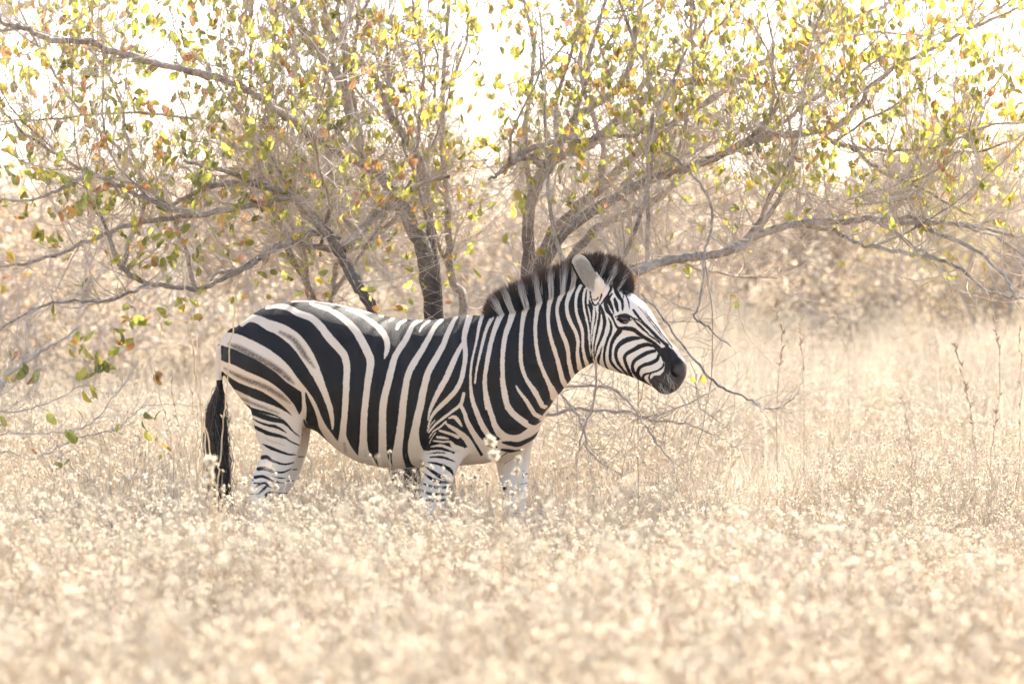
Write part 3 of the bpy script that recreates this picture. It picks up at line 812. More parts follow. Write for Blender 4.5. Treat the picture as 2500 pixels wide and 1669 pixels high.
# ---- eyes
em_, n, l = new_mat("zebra_eye")
out = N(n, "ShaderNodeOutputMaterial"); pr = N(n, "ShaderNodeBsdfPrincipled", Roughness=0.08)
lw = N(n, "ShaderNodeTexNoise", Scale=40.0)
l.new(mix_col(n, l, lw.outputs[0], (0.006, 0.004, 0.003), (0.02, 0.012, 0.008)), pr.inputs["Base Color"]); l.new(pr.outputs[0], out.inputs[0])
ec = reg(9, (598, 735))[0]
side_v = zv[(np.abs(zv[:, 0] - ec[0]) < .012) & (np.abs(zv[:, 2] - ec[1]) < .012)]
ey = np.abs(side_v[:, 1]).max() - 0.010
uu, vv = np.meshgrid(np.linspace(0, math.pi, 13), np.linspace(0, 2 * math.pi, 21)[:-1], indexing='ij')
for sgn in (-1, 1):
    V = np.stack([np.sin(uu) * np.cos(vv) * .024 + ec[0], sgn * ey + np.cos(uu) * .016, np.sin(uu) * np.sin(vv) * .0155 + ec[1]], -1)
    V[..., 2] -= (V[..., 0] - ec[0]) * .12
    ii = np.arange(13 * 20).reshape(13, 20); nx_ = np.roll(ii, -1, 1)
    q = np.stack([ii[:-1], nx_[:-1], nx_[1:], ii[1:]], -1).reshape(-1, 4)
    mesh_obj("eye", np_mesh("eye", V.reshape(-1, 3), q, em_), zebra)

# ---- hair helper and mane
hm, n, l = new_mat("zebra_hair")
out = N(n, "ShaderNodeOutputMaterial"); ta = N(n, "ShaderNodeAttribute", attribute_name="tint")
pr = N(n, "ShaderNodeBsdfPrincipled", Roughness=0.55); l.new(ta.outputs["Color"], pr.inputs["Base Color"])
tr = N(n, "ShaderNodeBsdfTranslucent"); l.new(ta.outputs["Color"], tr.inputs["Color"])
mx = N(n, "ShaderNodeMixShader"); mx.inputs[0].default_value = .25
l.new(pr.outputs[0], mx.inputs[1]); l.new(tr.outputs[0], mx.inputs[2]); l.new(mx.outputs[0], out.inputs[0])

def hair(name, roots, tips, bend, r0, cols, K=5, parent=None):
    """roots/tips (N,3), bend (N,3) added mid-way, cols (N,K,3)"""
    n_ = len(roots)
    u = np.linspace(0, 1, K)[None, :, None]
    p = roots[:, None] * (1 - u) + tips[:, None] * u + bend[:, None] * (4 * u * (1 - u))
    rad = (r0[:, None] * np.array([1, .95, .8, .55, .12])[None, :K])
    V, q = tubes(p, rad, 3)
    c_ = np.repeat(cols.reshape(-1, 3), 3, axis=0)
    return mesh_obj(name, np_mesh(name, V, q, hm, colors=c_), parent)

ROOT = catmull(reg(1, (285, 712), (330, 715), (400, 690), (505, 650), (630, 612), (745, 555), (855, 508), (965, 452), (1060, 400), (1150, 360), (1250, 335), (1350, 345), (1440, 385), (1520, 450), (1575, 490)), 160)
TIP = catmull(reg(1, (215, 680), (235, 600), (285, 500), (400, 415), (560, 345), (700, 280), (850, 212), (990, 165), (1100, 132), (1210, 105), (1330, 92), (1450, 125), (1555, 205), (1625, 320), (1645, 480)), 160)
# colour of the coat along the kink line below the crest
KN = catmull(reg(1, (300, 745), (345, 740), (400, 720), (505, 690), (630, 655), (745, 605), (855, 560), (965, 510), (1060, 455), (1150, 420), (1250, 395), (1350, 400), (1420, 430), (1500, 480), (1560, 520)), 160)
MST = np.concatenate([np.array(reg(1, (400, 715, 48), (505, 685, 52), (628, 650, 54), (748, 600, 50), (858, 555, 48), (968, 505, 52), (1062, 452, 48))),
                      np.array(reg(1, (1300, 380, 30), (1385, 410, 30), (1475, 450, 26)))])
nM = 9000
s_ = rng.random(nM) * 159
i0 = s_.astype(int); f = (s_ - i0)[:, None]
lerp = lambda A: A[i0] * (1 - f) + A[np.minimum(i0 + 1, 159)] * f
r2, t2, k2 = lerp(ROOT), lerp(TIP), lerp(KN)
yw = np.clip(rng.normal(0, .017, nM), -.04, .04)
front = s_ > 112
yw[front] *= 1.35
dpt = np.abs(yw) / .04
# outer hairs root lower on the side of the crest
r2 = r2 + (k2 - r2) * (0.25 + .75 * dpt)[:, None]
ln = (0.74 + 0.27 * rng.random(nM)) * (1 - .28 * dpt)
dirv = t2 - lerp(ROOT)
tip2 = r2 + dirv * ln[:, None] * (1.0 + .22 * dpt[:, None]) + rng.normal(0, .006, (nM, 2))
roots = np.column_stack([r2[:, 0], yw * 1.25, r2[:, 1] - .006])
tips = np.column_stack([tip2[:, 0], yw * 1.1 + rng.normal(0, .006, nM), tip2[:, 1]])
wd = (MST[None, :, 2] - np.hypot(r2[:, None, 0] - MST[None, :, 0], (r2[:, None, 1] - MST[None, :, 1]) * .55)).max(1)
white_h = wd + rng.normal(0, .0022, nM) > 0
u5 = np.linspace(0, 1, 5)[None, :, None]
dark = np.array([.012, .010, .009]); brown = np.array([.17, .085, .045]); wht = np.array([.84, .73, .62])
jt = rng.random((nM, 1, 1))
base_c = np.where(white_h[:, None, None], wht, dark) * np.ones((1, 5, 1))
end_w = np.clip((u5 - .74 - .2 * jt) / .15, 0, 1)
end_b = np.clip((u5 - .70) / .25, 0, 1)
cols = base_c * (1 - end_w) + dark * end_w
cols = cols * (1 - end_b) + brown * end_b * (0.6 + .8 * jt)
cols[:, :, :] = np.where(~white_h[:, None, None], dark * (1 - end_b) + brown * end_b * (0.6 + .8 * jt), cols)
hair("mane", roots, tips, np.column_stack([np.zeros(nM), np.zeros(nM), rng.normal(0, .003, nM)]), np.full(nM, .0015) * (.7 + .6 * rng.random(nM)), cols, parent=zebra)

# ---- tail tuft
nT = 1900
cen = catmull(reg(2, (182, 700), (172, 780), (158, 900), (158, 1050), (170, 1250), (185, 1450), (190, 1600), (190, 1700)), 60)
spr = np.interp(np.linspace(0, 1, 60), [0, .1, .25, .45, .65, .85, 1], [.010, .014, .027, .034, .036, .030, .018])
st = rng.random(nT) ** 1.3 * .32
en = np.clip(st + .35 + .4 * rng.random(nT), 0, 1.0)
ang = rng.random(nT) * 2 * math.pi; rad_ = np.sqrt(rng.random(nT))
K = 5
pp = np.zeros((nT, K, 3))
for k in range(K):
    u = st + (en - st) * k / (K - 1)
    ii = (u * 59).astype(int)
    amp = spr[ii] * (rad_ if k else rad_ * .8) * np.where(np.cos(ang) < 0, 1.25, .85)
    wig = rng.normal(0, .003 + .004 * k, nT)
    pp[:, k, 0] = cen[ii, 0] + np.cos(ang) * amp + wig
    pp[:, k, 1] = .01 + np.sin(ang) * amp * .8
    pp[:, k, 2] = cen[ii, 1]
V, q = tubes(pp, np.full((nT, 1), .0013) * np.array([1, 1, .9, .7, .2]), 3)
tcol = np.where((np.cos(ang) < -.25)[:, None] & (rng.random(nT) < .75)[:, None], [[.15, .098, .07]], [[.018, .014, .012]])
gl = rng.random(nT) < .05
tcol[gl] = (.35, .27, .2)
mesh_obj("tail_hair", np_mesh("tail_hair", V, q, hm, colors=np.repeat(np.repeat(tcol, K, 0), 3, 0)), zebra)

# ---- whiskers and ear-inside hair
nE = 900
u = rng.random(nE); v = rng.random(nE) * 1.5 - .85
eb = reg(9, (318, 432))[0]; et = reg(9, (100, 80))[0]
ax = (et - eb); pr_ = np.array([ax[1], -ax[0]]) / np.linalg.norm(ax)
p0 = eb + ax * (.08 + .6 * u)[:, None] + pr_ * (v * .034)[:, None]
p1 = p0 + ax / np.linalg.norm(ax) * (.025 + .025 * rng.random(nE))[:, None] - pr_ * (v * .016 + rng.normal(0, .008, nE))[:, None]
cc = np.ones((nE, 5, 1)) * np.array([.86, .78, .68]) * (.7 + .4 * rng.random((nE, 1, 1)))
hair("ear_hair", np.column_stack([p0[:, 0], -.110 + .012 * rng.random(nE), p0[:, 1]]), np.column_stack([p1[:, 0], -.124 - .008 * rng.random(nE), p1[:, 1]]),
     np.zeros((nE, 3)), np.full(nE, .0010), cc, parent=zebra)
nW = 46
wp = reg(9, (960, 1400), (1010, 1440), (1040, 1330), (1080, 1370), (1100, 1420), (1060, 1300), (980, 1480), (1040, 1500))[rng.integers(0, 8, nW)] + rng.normal(0, .006, (nW, 2))
wt = wp + np.column_stack([rng.normal(.004, .012, nW), -.02 - .02 * rng.random(nW)])
cc = np.ones((nW, 5, 1)) * np.array([.75, .66, .5])
hair("whiskers", np.column_stack([wp[:, 0], np.full(nW, -.058), wp[:, 1]]), np.column_stack([wt[:, 0], -.085 - .02 * rng.random(nW), wt[:, 1]]),
     np.column_stack([rng.normal(0.004, .004, nW), np.full(nW, -.01), np.zeros(nW)]), np.full(nW, .0006), cc, parent=zebra)
# ================================================================== TREE BEHIND THE ZEBRA
rng = np.random.default_rng(21)
TREG = {4: (0, 0, 1.8792), 5: (1250, 0, 1.8792), 6: (1250, 834, 1.8792), 7: (0, 834, 1.8792), 11: (500, 380, 3.915), 12: (1100, 250, 3.915), 0: (0, 0, 1.0), 13: (0, 700, 2.9036), 14: (1800, 300, 2.613)}
bark = bark_mat("grey_bark", (0.15, 0.115, 0.085), (0.54, 0.465, 0.39))
twig_m = bark_mat("twig_bark", (0.36, 0.28, 0.215), (0.66, 0.57, 0.475), 30.0)
dead_m = bark_mat("dead_wood", (0.38, 0.30, 0.225), (0.62, 0.53, 0.43), 50.0)
leaf_m = plant_mat("leaf", None, trans=0.68, rough=0.5, noise_scale=26.0, var=0.28, tcol=(1.0, 0.97, 0.9))

def path3(r, pts, Y0, Y1, wob=0.03, n=None):
    """traced branch: photo pixels + widths, lying at distances Y0..Y1 -> (K,3) points and radii"""
    ox, oy, s = TREG[r]
    p = np.asarray(pts, float)
    K = n or max(6, (len(p) - 1) * 4)
    p = catmull(p, K)
    L = np.concatenate([[0], np.cumsum(np.hypot(*(np.diff(p[:, :2], axis=0).T)))]); L /= L[-1]
    Y = Y0 + (Y1 - Y0) * L + wob * np.cumsum(rng.normal(0, .35, K)) * np.minimum(1, L * 4)
    px = ox + p[:, 0] / s; py = oy + p[:, 1] / s
    k = Y / FOCUS / PXM
    P3 = np.stack([(px - 1250) * k, Y, CAM_H - (py - HORIZON) * k], 1)
    jit = rng.normal(0, 1, (K, 3)) * 0.0035
    return P3 + jit, np.maximum(p[:, 2] / s * k * 0.5, 0.0012)

def knob(rad, amp=.10):
    return rad * (1 + amp * rng.normal(0, 1, len(rad)))

class Plant:
    def __init__(s, name, base, label, cat, group=None):
        s.base = np.array(base, float)
        s.o = empty(name, base)
        tag(s.o, label, cat, group)
        s.limbs = []
    def branch(s, P, R, mat, name="branch", sides=9, amp=.08, dark=None, host=True):
        V, q = tubes((P - s.base)[None], knob(R, amp)[None], sides)
        n = len(V)
        cap = np.arange(n - sides, n)[None, :]
        att = {"base_dark": np.zeros(n) if dark is None else np.repeat(dark, sides)}
        mesh_obj(name, np_mesh(name, V, [q, cap] if sides <= 4 else [q], mat, att), s.o)
        if host: s.limbs.append((P, R))

TY = 22.0
tree_base = np.array([at(1150, 0, TY)[0], TY, 0.0])
tree = Plant("multi_stemmed_tree", tree_base, "wide multi-stemmed grey tree with sparse yellow and green leaves spreading behind the zebra", "tree")
GP = 1464  # photo row of the ground at the tree
BR = [  # name, region, Y0, Y1, pts
    ("trunk", 4, 22.0, 22.9, [(2060, 2760, 130), (2030, 1900, 105), (1990, 1440, 92), (1965, 1250, 88), (1942, 1130, 88), (1900, 1050, 76), (1850, 960, 70), (1800, 870, 62), (1720, 780, 54), (1660, 680, 54), (1610, 560, 50), (1590, 440, 50), (1560, 360, 50), (1500, 270, 48), (1440, 200, 46), (1385, 125, 44), (1340, 65, 40), (1240, 0, 34), (1130, -90, 28)]),
    ("branch", 4, 22.8, 23.1, [(1385, 125, 34), (1350, 50, 34), (1340, -30, 30), (1350, -140, 24)]),
    ("branch", 4, 22.1, 20.55, [(1740, 800, 50), (1660, 750, 42), (1560, 700, 40), (1480, 655, 38), (1400, 600, 38), (1290, 520, 38), (1180, 440, 36), (1100, 395, 36), (1000, 360, 36), (860, 322, 36), (740, 295, 34), (620, 265, 34), (500, 232, 34), (440, 198, 34), (380, 190, 33), (270, 186, 32), (190, 168, 30), (130, 140, 26), (60, 118, 24), (0, 104, 20), (-150, 60, 14)]),
    ("trunk", 4, 22.1, 23.2, [(2040, 2000, 70), (2000, 1300, 55), (1975, 1060, 46), (1960, 920, 44), (1950, 800, 44), (1920, 720, 44), (1870, 640, 42), (1800, 540, 36), (1760, 450, 36), (1720, 360, 38), (1650, 285, 40), (1600, 220, 38), (1530, 175, 34), (1490, 100, 28), (1500, 0, 24), (1520, -120, 18)]),
    ("trunk", 4, 21.9, 21.5, [(1960, 2700, 100), (1830, 1750, 80), (1700, 1400, 62), (1640, 1310, 58), (1590, 1220, 56), (1545, 1140, 52), (1500, 1060, 46), (1400, 950, 40), (1290, 880, 38), (1190, 850, 36), (1080, 838, 34), (990, 850, 28), (860, 905, 22), (760, 960, 16)]),
    ("branch", 4, 21.6, 21.3, [(1190, 850, 30), (1060, 790, 26), (950, 770, 20), (840, 740, 12)]),
    ("trunk", 4, 22.6, 23.0, [(1960, 2500, 70), (1600, 1700, 52), (1440, 1390, 42), (1400, 1270, 38), (1340, 1190, 36), (1300, 1060, 30), (1240, 940, 24), (1180, 780, 20), (1200, 600, 18), (1240, 430, 24), (1260, 100, 20), (1270, -60, 14)]),
    ("branch", 4, 21.6, 21.1, [(1500, 1080, 40), (1430, 990, 32), (1350, 905, 34), (1220, 930, 30), (1100, 950, 30), (920, 990, 28), (800, 1000, 26), (650, 1020, 24), (520, 1060, 22), (400, 1110, 20), (280, 1160, 18), (130, 1208, 16), (0, 1220, 13), (-120, 1240, 8)]),
    ("branch", 4, 21.3, 20.9, [(920, 990, 22), (800, 960, 22), (690, 920, 20), (600, 880, 22), (520, 838, 22), (430, 810, 22), (320, 842, 20), (230, 888, 16), (100, 920, 13), (0, 915, 9), (-80, 930, 5)]),
    ("branch", 4, 21.8, 21.0, [(1545, 1140, 40), (1420, 1130, 30), (1330, 1110, 28), (1240, 1150, 27), (1100, 1240, 26), (1000, 1290, 24), (900, 1330, 22), (780, 1310, 24), (680, 1300, 24), (590, 1250, 28), (540, 1190, 30), (515, 1120, 24), (490, 1050, 18), (440, 920, 13), (380, 830, 9)]),
    ("branch", 4, 21.2, 20.8, [(680, 1300, 18), (600, 1340, 15), (490, 1380, 14), (360, 1380, 14), (230, 1392, 14), (110, 1440, 12), (0, 1510, 9), (-90, 1560, 6)]),
    ("branch", 4, 22.4, 23.4, [(1020 * 2, 1900, 60), (2130, 1420, 46), (2085, 1310, 44), (2068, 1200, 42), (2060, 1000, 40), (2040, 800, 34), (2030, 600, 28), (2040, 300, 24), (2060, 0, 20), (2070, -100, 14)]),
    ("branch", 11, 22.0, 22.6, [(1330, 880, 120), (1420, 800, 110), (1500, 720, 100), (1600, 610, 96), (1720, 520, 86), (1830, 440, 76), (1950, 330, 60), (2120, 250, 50), (2349, 200, 40)]),
    ("branch", 11, 21.7, 21.2, [(1300, 790, 60), (1200, 760, 76), (1080, 730, 70), (950, 770, 60), (860, 800, 60), (760, 850, 56), (680, 890, 56), (560, 950, 50), (480, 1010, 50), (380, 1080, 46), (280, 1100, 40), (150, 1110, 34), (60, 1190, 24)]),
    ("branch", 11, 22.6, 22.9, [(1080, 1500, 110), (1010, 1300, 90), (960, 1140, 84), (930, 1000, 70), (880, 850, 60), (760, 700, 50), (690, 560, 44), (640, 420, 40), (560, 200, 36), (540, 0, 30), (520, -200, 24)]),
    ("branch", 11, 22.7, 23.2, [(1180, 1500, 70), (1240, 1200, 60), (1260, 1030, 50), (1420, 900, 44), (1560, 830, 44), (1700, 700, 44), (1860, 560, 40), (2000, 400, 34), (2150, 150, 28)]),
    ("branch", 4, 22.0, 21.8, [(1152, 392, 16), (1150, 300, 15), (1155, 120, 14), (1166, 0, 13), (1172, -60, 12)]),
    # right side
    ("trunk", 5, 22.0, 22.5, [(-40, 2760, 130), (40, 1800, 80), (70, 1240, 62), (80, 1000, 60), (110, 860, 60), (170, 765, 56), (230, 700, 52), (300, 690, 50), (400, 630, 48), (480, 560, 46), (560, 500, 45), (650, 430, 42), (720, 392, 40), (800, 376, 38), (900, 376, 36), (1000, 370, 34), (1100, 376, 30), (1160, 388, 24), (1260, 380, 16), (1380, 340, 10)]),
    ("branch", 5, 22.2, 23.0, [(160, 780, 54), (225, 640, 52), (300, 540, 50), (370, 490, 42), (440, 440, 40), (520, 360, 36), (556, 240, 32), (570, 120, 28), (600, -20, 24), (640, -140, 16)]),
    ("branch", 12, 21.9, 21.6, [(900, 620, 90), (850, 580, 84), (760, 530, 76), (640, 540, 70), (540, 600, 50), (440, 700, 40), (370, 740, 30)]),
    ("branch", 12, 21.7, 21.9, [(640, 520, 60), (740, 450, 66), (850, 420, 62), (1000, 370, 58), (1100, 345, 58), (1280, 370, 56), (1400, 330, 52), (1500, 290, 50), (1620, 325, 46), (1760, 310, 40), (1880, 260, 36), (2050, 220, 30), (2300, 230, 20)]),
    ("trunk", 5, 22.1, 23.4, [(-20, 2760, 120), (30, 1500, 70), (150, 1130, 58), (300, 950, 55), (400, 870, 50), (500, 765, 46), (600, 680, 42), (750, 560, 38), (870, 480, 36), (970, 420, 34), (1080, 330, 32), (1200, 262, 30), (1330, 210, 26), (1500, 110, 22), (1700, 30, 18), (1850, -50, 12)]),
    ("trunk", 5, 22.0, 21.6, [(-10, 2760, 120), (60, 1500, 74), (200, 1130, 56), (370, 970, 52), (480, 905, 50), (580, 845, 48), (700, 800, 46), (800, 770, 45), (900, 738, 44), (1000, 690, 42), (1130, 640, 40), (1250, 620, 38), (1400, 608, 34), (1500, 570, 30), (1590, 490, 28), (1650, 400, 26), (1750, 312, 24), (1900, 240, 22), (2050, 162, 20), (2200, 92, 16), (2349, 20, 12), (2460, -30, 8)]),
    ("branch", 5, 22.0, 22.3, [(240, 1240, 50), (330, 1110, 46), (400, 1040, 42), (500, 990, 38), (600, 950, 36), (700, 890, 34), (765, 820, 32), (800, 770, 26)]),
    ("branch", 5, 21.6, 20.9, [(180, 1500, 70), (420, 1310, 56), (590, 1240, 50), (680, 1202, 48), (800, 1182, 46), (900, 1172, 44), (1000, 1150, 44), (1060, 1130, 42), (1130, 1080, 40), (1250, 1042, 38), (1400, 1020, 36), (1550, 1020, 32), (1650, 1003, 32), (1750, 1015, 28), (1850, 1032, 24), (2000, 1022, 22), (2130, 1042, 18), (2250, 1070, 15), (2349, 1085, 12), (2480, 1110, 8)]),
    ("branch", 5, 21.1, 20.7, [(1640, 1003, 28), (1720, 1042, 22), (1850, 1140, 22), (1950, 1190, 20), (2080, 1240, 18), (2150, 1320, 16), (2230, 1352, 14), (2290, 1362, 13), (2349, 1366, 11), (2450, 1380, 8)]),
    ("branch", 5, 21.3, 20.9, [(1330, 1030, 26), (1400, 1045, 22), (1480, 1060, 21), (1540, 1092, 20), (1600, 1122, 19), (1750, 1150, 18), (1870, 1172, 17), (1960, 1192, 14)]),
    ("branch", 5, 21.0, 20.8, [(1850, 1034, 22), (2000, 1090, 20), (2150, 1160, 19), (2230, 1240, 18), (2275, 1290, 16), (2310, 1370, 14)]),
    ("branch", 5, 21.0, 20.9, [(1700, 1010, 22), (1850, 1000, 20), (1950, 1020, 18), (2100, 1050, 15), (2220, 1090, 12), (2349, 1170, 9)]),
    ("branch", 5, 21.5, 21.4, [(620, 1222, 24), (624, 1050, 22), (618, 900, 20), (632, 640, 18), (640, 520, 12)]),
    ("branch", 5, 21.5, 20.9, [(690, 690, 18), (740, 730, 16), (800, 772, 16), (870, 850, 15), (912, 920, 14), (912, 1050, 13), (885, 1150, 13), (880, 1270, 12), (852, 1400, 11), (842, 1462, 10), (900, 1500, 9), (960, 1560, 8), (1010, 1590, 6)]),
    ("branch", 6, 20.9, 20.5, [(590, -220, 8), (690, -110, 9), (770, 0, 11), (850, 100, 13), (910, 170, 13), (970, 212, 12), (1060, 250, 10), (1140, 292, 7)]),
    ("branch", 5, 22.6, 23.4, [(380, 900, 40), (420, 700, 30), (330, 400, 26), (320, 200, 24), (300, 0, 22), (290, -100, 16)]),
    ("branch", 5, 22.8, 23.4, [(90, 900, 36), (60, 600, 26), (100, 300, 24), (80, 100, 22), (30, -60, 16)]),
    ("branch", 5, 22.5, 22.9, [(560, 500, 30), (590, 400, 28), (680, 300, 22), (820, 180, 18), (900, 60, 14), (960, -60, 10)]),
    ("branch", 5, 21.8, 22.3, [(1130, 640, 26), (1250, 560, 22), (1350, 480, 20), (1500, 400, 18), (1650, 300, 15), (1850, 180, 12), (2050, 90, 9), (2200, 0, 6)]),
    ("branch", 5, 21.7, 21.2, [(1400, 608, 26), (1480, 650, 24), (1560, 680, 22), (1650, 760, 20), (1750, 810, 18), (1850, 850, 15), (1980, 920, 12), (2100, 990, 9)]),
    ("branch", 5, 21.4, 21.0, [(1560, 680, 18), (1680, 690, 17), (1800, 690, 16), (1960, 670, 15), (2080, 620, 13), (2200, 575, 11), (2349, 560, 8)]),
    ("branch", 5, 21.5, 21.1, [(1960, 690, 14), (2100, 700, 13), (2230, 670, 11), (2349, 620, 8)]),
    # left upright stems
    ("branch", 4, 22.4, 22.7, [(560, 1240, 26), (600, 1100, 24), (660, 950, 22), (640, 800, 20), (580, 620, 18), (540, 420, 16), (440, 250, 14), (420, 60, 12), (410, -60, 9)]),
    ("branch", 4, 22.9, 23.2, [(900, 1330, 30), (860, 1180, 26), (800, 1020, 24), (720, 900, 22), (560, 700, 20), (420, 560, 18), (300, 420, 16), (200, 250, 14), (100, 60, 12), (90, -60, 9)]),
    ("branch", 4, 22.9, 23.5, [(1500, 1060, 34), (1520, 850, 28), (1500, 600, 26), (1510, 400, 24), (1450, 200, 20), (1400, -40, 16)]),
    ("branch", 4, 21.4, 21.1, [(430, 810, 18), (340, 760, 16), (240, 700, 15), (120, 620, 13), (40, 540, 11), (-60, 440, 8)]),
    ("branch", 4, 21.9, 21.6, [(900, 545, 12), (700, 520, 13), (500, 520, 13), (300, 540, 12), (120, 555, 11), (0, 560, 9), (-100, 560, 7)]),
]
DEAD = [
    (6, 21.6, 21.0, [(-60, 420, 26), (100, 350, 22), (200, 330, 20), (300, 310, 19), (500, 320, 19), (620, 352, 19), (780, 372, 18), (870, 402, 14), (970, 452, 9), (1060, 500, 5)]),
    (6, 21.7, 21.0, [(60, 330, 22), (160, 230, 20), (260, 205, 18), (430, 208, 18), (510, 250, 18), (560, 310, 16), (620, 400, 15), (670, 470, 14), (740, 560, 9), (748, 612, 5)]),
    (6, 21.4, 21.2, [(395, 20, 14), (385, 100, 15), (380, 240, 14), (342, 370, 13), (312, 470, 10), (300, 540, 7), (296, 900, 5)]),
    (6, 21.3, 21.0, [(190, 150, 12), (230, 250, 13), (300, 340, 13), (340, 420, 12), (350, 500, 11), (430, 570, 9), (530, 640, 6), (560, 800, 5)]),
    (6, 20.9, 20.7, [(940, 215, 12), (860, 260, 11), (720, 320, 10), (640, 352, 8)]),
    (6, 20.8, 20.7, [(850, 150, 10), (862, 290, 9), (960, 370, 7), (1010, 420, 4)]),
    (6, 20.7, 20.6, [(1100, 290, 11), (1180, 310, 9), (1230, 300, 8), (1300, 256, 6)]),
]
for nm, r, Y0, Y1, pts in BR:
    P3, R3 = path3(r, pts, Y0, Y1); R3 = R3 * .9
    dk = None
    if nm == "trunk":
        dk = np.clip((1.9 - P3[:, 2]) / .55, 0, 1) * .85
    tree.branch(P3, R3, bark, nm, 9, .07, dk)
for r, Y0, Y1, pts in DEAD:
    P3, R3 = path3(r, pts, Y0, Y1); R3 = R3 * .75
    tree.branch(P3, R3, dead_m, "dead_branch", 7, .10, host=False)
DEADL = [path3(r, c, a, b) for r, a, b, c in DEAD[:7]]

# ---- grown limbs and twigs
def grow(starts, dirs, lens, K, up, noise, droop=0.0):
    n = len(starts)
    p = np.zeros((n, K, 3)); p[:, 0] = starts
    d = unit(dirs); step = (lens / (K - 1))[:, None]
    for k in range(1, K):
        p[:, k] = p[:, k - 1] + d * step
        d = unit(d + rng.normal(0, noise, (n, 3)) + np.array([0, 0, 1.0]) * (np.asarray(up)[..., None] if np.ndim(up) else up) )
        if droop: d[:, 2] -= droop * k / K
    return p

def sample_on(limbs, n, power=1.0, t0=0.0, weight=None):
    """n random points on a list of (P,R) polylines -> pos, tangent, radius, limb index"""
    pos = []; tan = []; rad = []; wts = []
    for P3, R3 in limbs:
        sg = np.diff(P3, axis=0); L = np.linalg.norm(sg, axis=1)
        t = np.linspace(0, 1, len(L))
        wts.append(L * (t >= t0)); pos.append(P3[:-1]); tan.append(sg); rad.append(R3[:-1])
    pos = np.concatenate(pos); tan = np.concatenate(tan); rad = np.concatenate(rad); wts = np.concatenate(wts)
    if weight is not None: wts = wts * weight(pos, rad)
    i = rng.choice(len(pos), n, p=wts / wts.sum())
    return pos[i] + tan[i] * rng.random((n, 1)), unit(tan[i]), rad[i]

def pix(p):
    k = FOCUS * PXM / p[..., 1]
    return 1250 + p[..., 0] * k, HORIZON - (p[..., 2] - CAM_H) * k

def w_main(pos, rad):
    x, y = pix(pos)
    w = np.where(y > 760, 0.0, 1.0) * np.where(rad > .035, .2, 1.0) * np.where((x > 750) & (x < 1500) & (y > 250), .7, 1.0) * np.where((y < -120) | (x < -150) | (x > 2620), .25, 1.0)
    w *= np.where((x > 1650) & (y > 540), .45, 1.0) * np.where(x < 750, np.where(y < 400, 1.15, .68), 1.0)
    return w

def rand_dir(n):
    return unit(rng.normal(0, 1, (n, 3)))

# secondary limbs: each its own branch
n0 = 60
s0, t0_, r0_ = sample_on(tree.limbs, n0, weight=w_main)
d0 = t0_ * .5 + rand_dir(n0) * np.array([.8, .9, .45]) + np.array([0, 0, .35])
L0 = grow(s0, d0, .7 + .9 * rng.random(n0), 12, .10, .16)
rr0 = np.minimum(r0_ * .6, .011)[:, None] * np.linspace(1, .35, 12)[None]
for P3, R3 in zip(L0, rr0):
    tree.branch(P3, R3, bark, "branch", 6, .08)
lim = tree.limbs

def twig_level(limbs, n, lens, up, noise, K, r_start, r_end, mixdir, weight=None, t0=0.0, spread=(1, 1, 1), back=.0):
    s, t, r = sample_on(limbs, n, weight=weight, t0=t0)
    d = t * mixdir + rand_dir(n) * np.array(spread) + np.array([0, back, .3])
    p = grow(s, d, lens, K, up, noise)
    rad = np.minimum(r_start, r * .8)[:, None] * (1 - np.linspace(0, 1, K) ** .8)[None] + r_end * np.linspace(0, 1, K)[None]
    return p, rad

n1 = 1500
P1, R1_ = twig_level(lim, n1, .30 + .80 * rng.random(n1) ** 1.3, .19, .15, 10, .0034, .0009, .35, w_main, back=.35)
l1 = list(zip(P1, R1_))
n2 = 11000
P2_, R2_ = twig_level(l1, n2, .10 + .34 * rng.random(n2), .17, .20, 7, .0014, .0006, .55, t0=.12)
l2 = list(zip(P2_, R2_))
n3 = 9000
P3_, R3_ = twig_level(l2, n3, .04 + .13 * rng.random(n3), .06, .30, 5, .0012, .0006, .6, t0=.2)
# tangled thin twigs low in the tree, curling, without leaves
nT2 = 2000
def w_low(pos, rad):
    x, y = pix(pos)
    return np.where((y > 330) & (y < 900), 1.0, .08) * np.where(rad > .04, .4, 1) * np.where((x > -100) & (x < 2300), 1, .2)
PL, RL = twig_level(lim, nT2, .25 + .6 * rng.random(nT2), -.02, .26, 9, .0019, .0006, .3, w_low, back=.35)
nT3 = 600
def w_left(pos, rad):
    x, y = pix(pos)
    return np.where((y > 420) & (y < 860) & (x < 1150), 1.0, .02) * np.where(rad > .03, .3, 1) * np.where(x > -60, 1, .2)
PH_, RH_ = twig_level(lim, nT3, .3 + .6 * rng.random(nT3), -.05, .20, 9, .0016, .0005, .4, w_left)
nD = 330
PD, RD = twig_level(DEADL, nD, .1 + .35 * rng.random(nD), -.03, .22, 7, .0022, .0007, .7)
parts = [(P1, R1_, 5), (P2_, R2_, 3), (P3_, R3_, 3), (PL, RL, 3), (PH_, RH_, 3), (PD, RD, 3)]
VV = []; QQ = []; o_ = 0
for p, r, sd in parts:
    v, q = tubes(p - tree.base, r, sd)
    VV.append(v); QQ.append(q + o_); o_ += len(v)
tw = mesh_obj("twigs", np_mesh("twigs", np.concatenate(VV), np.concatenate(QQ), twig_m), tree.o)
tag(tw, kind="stuff")

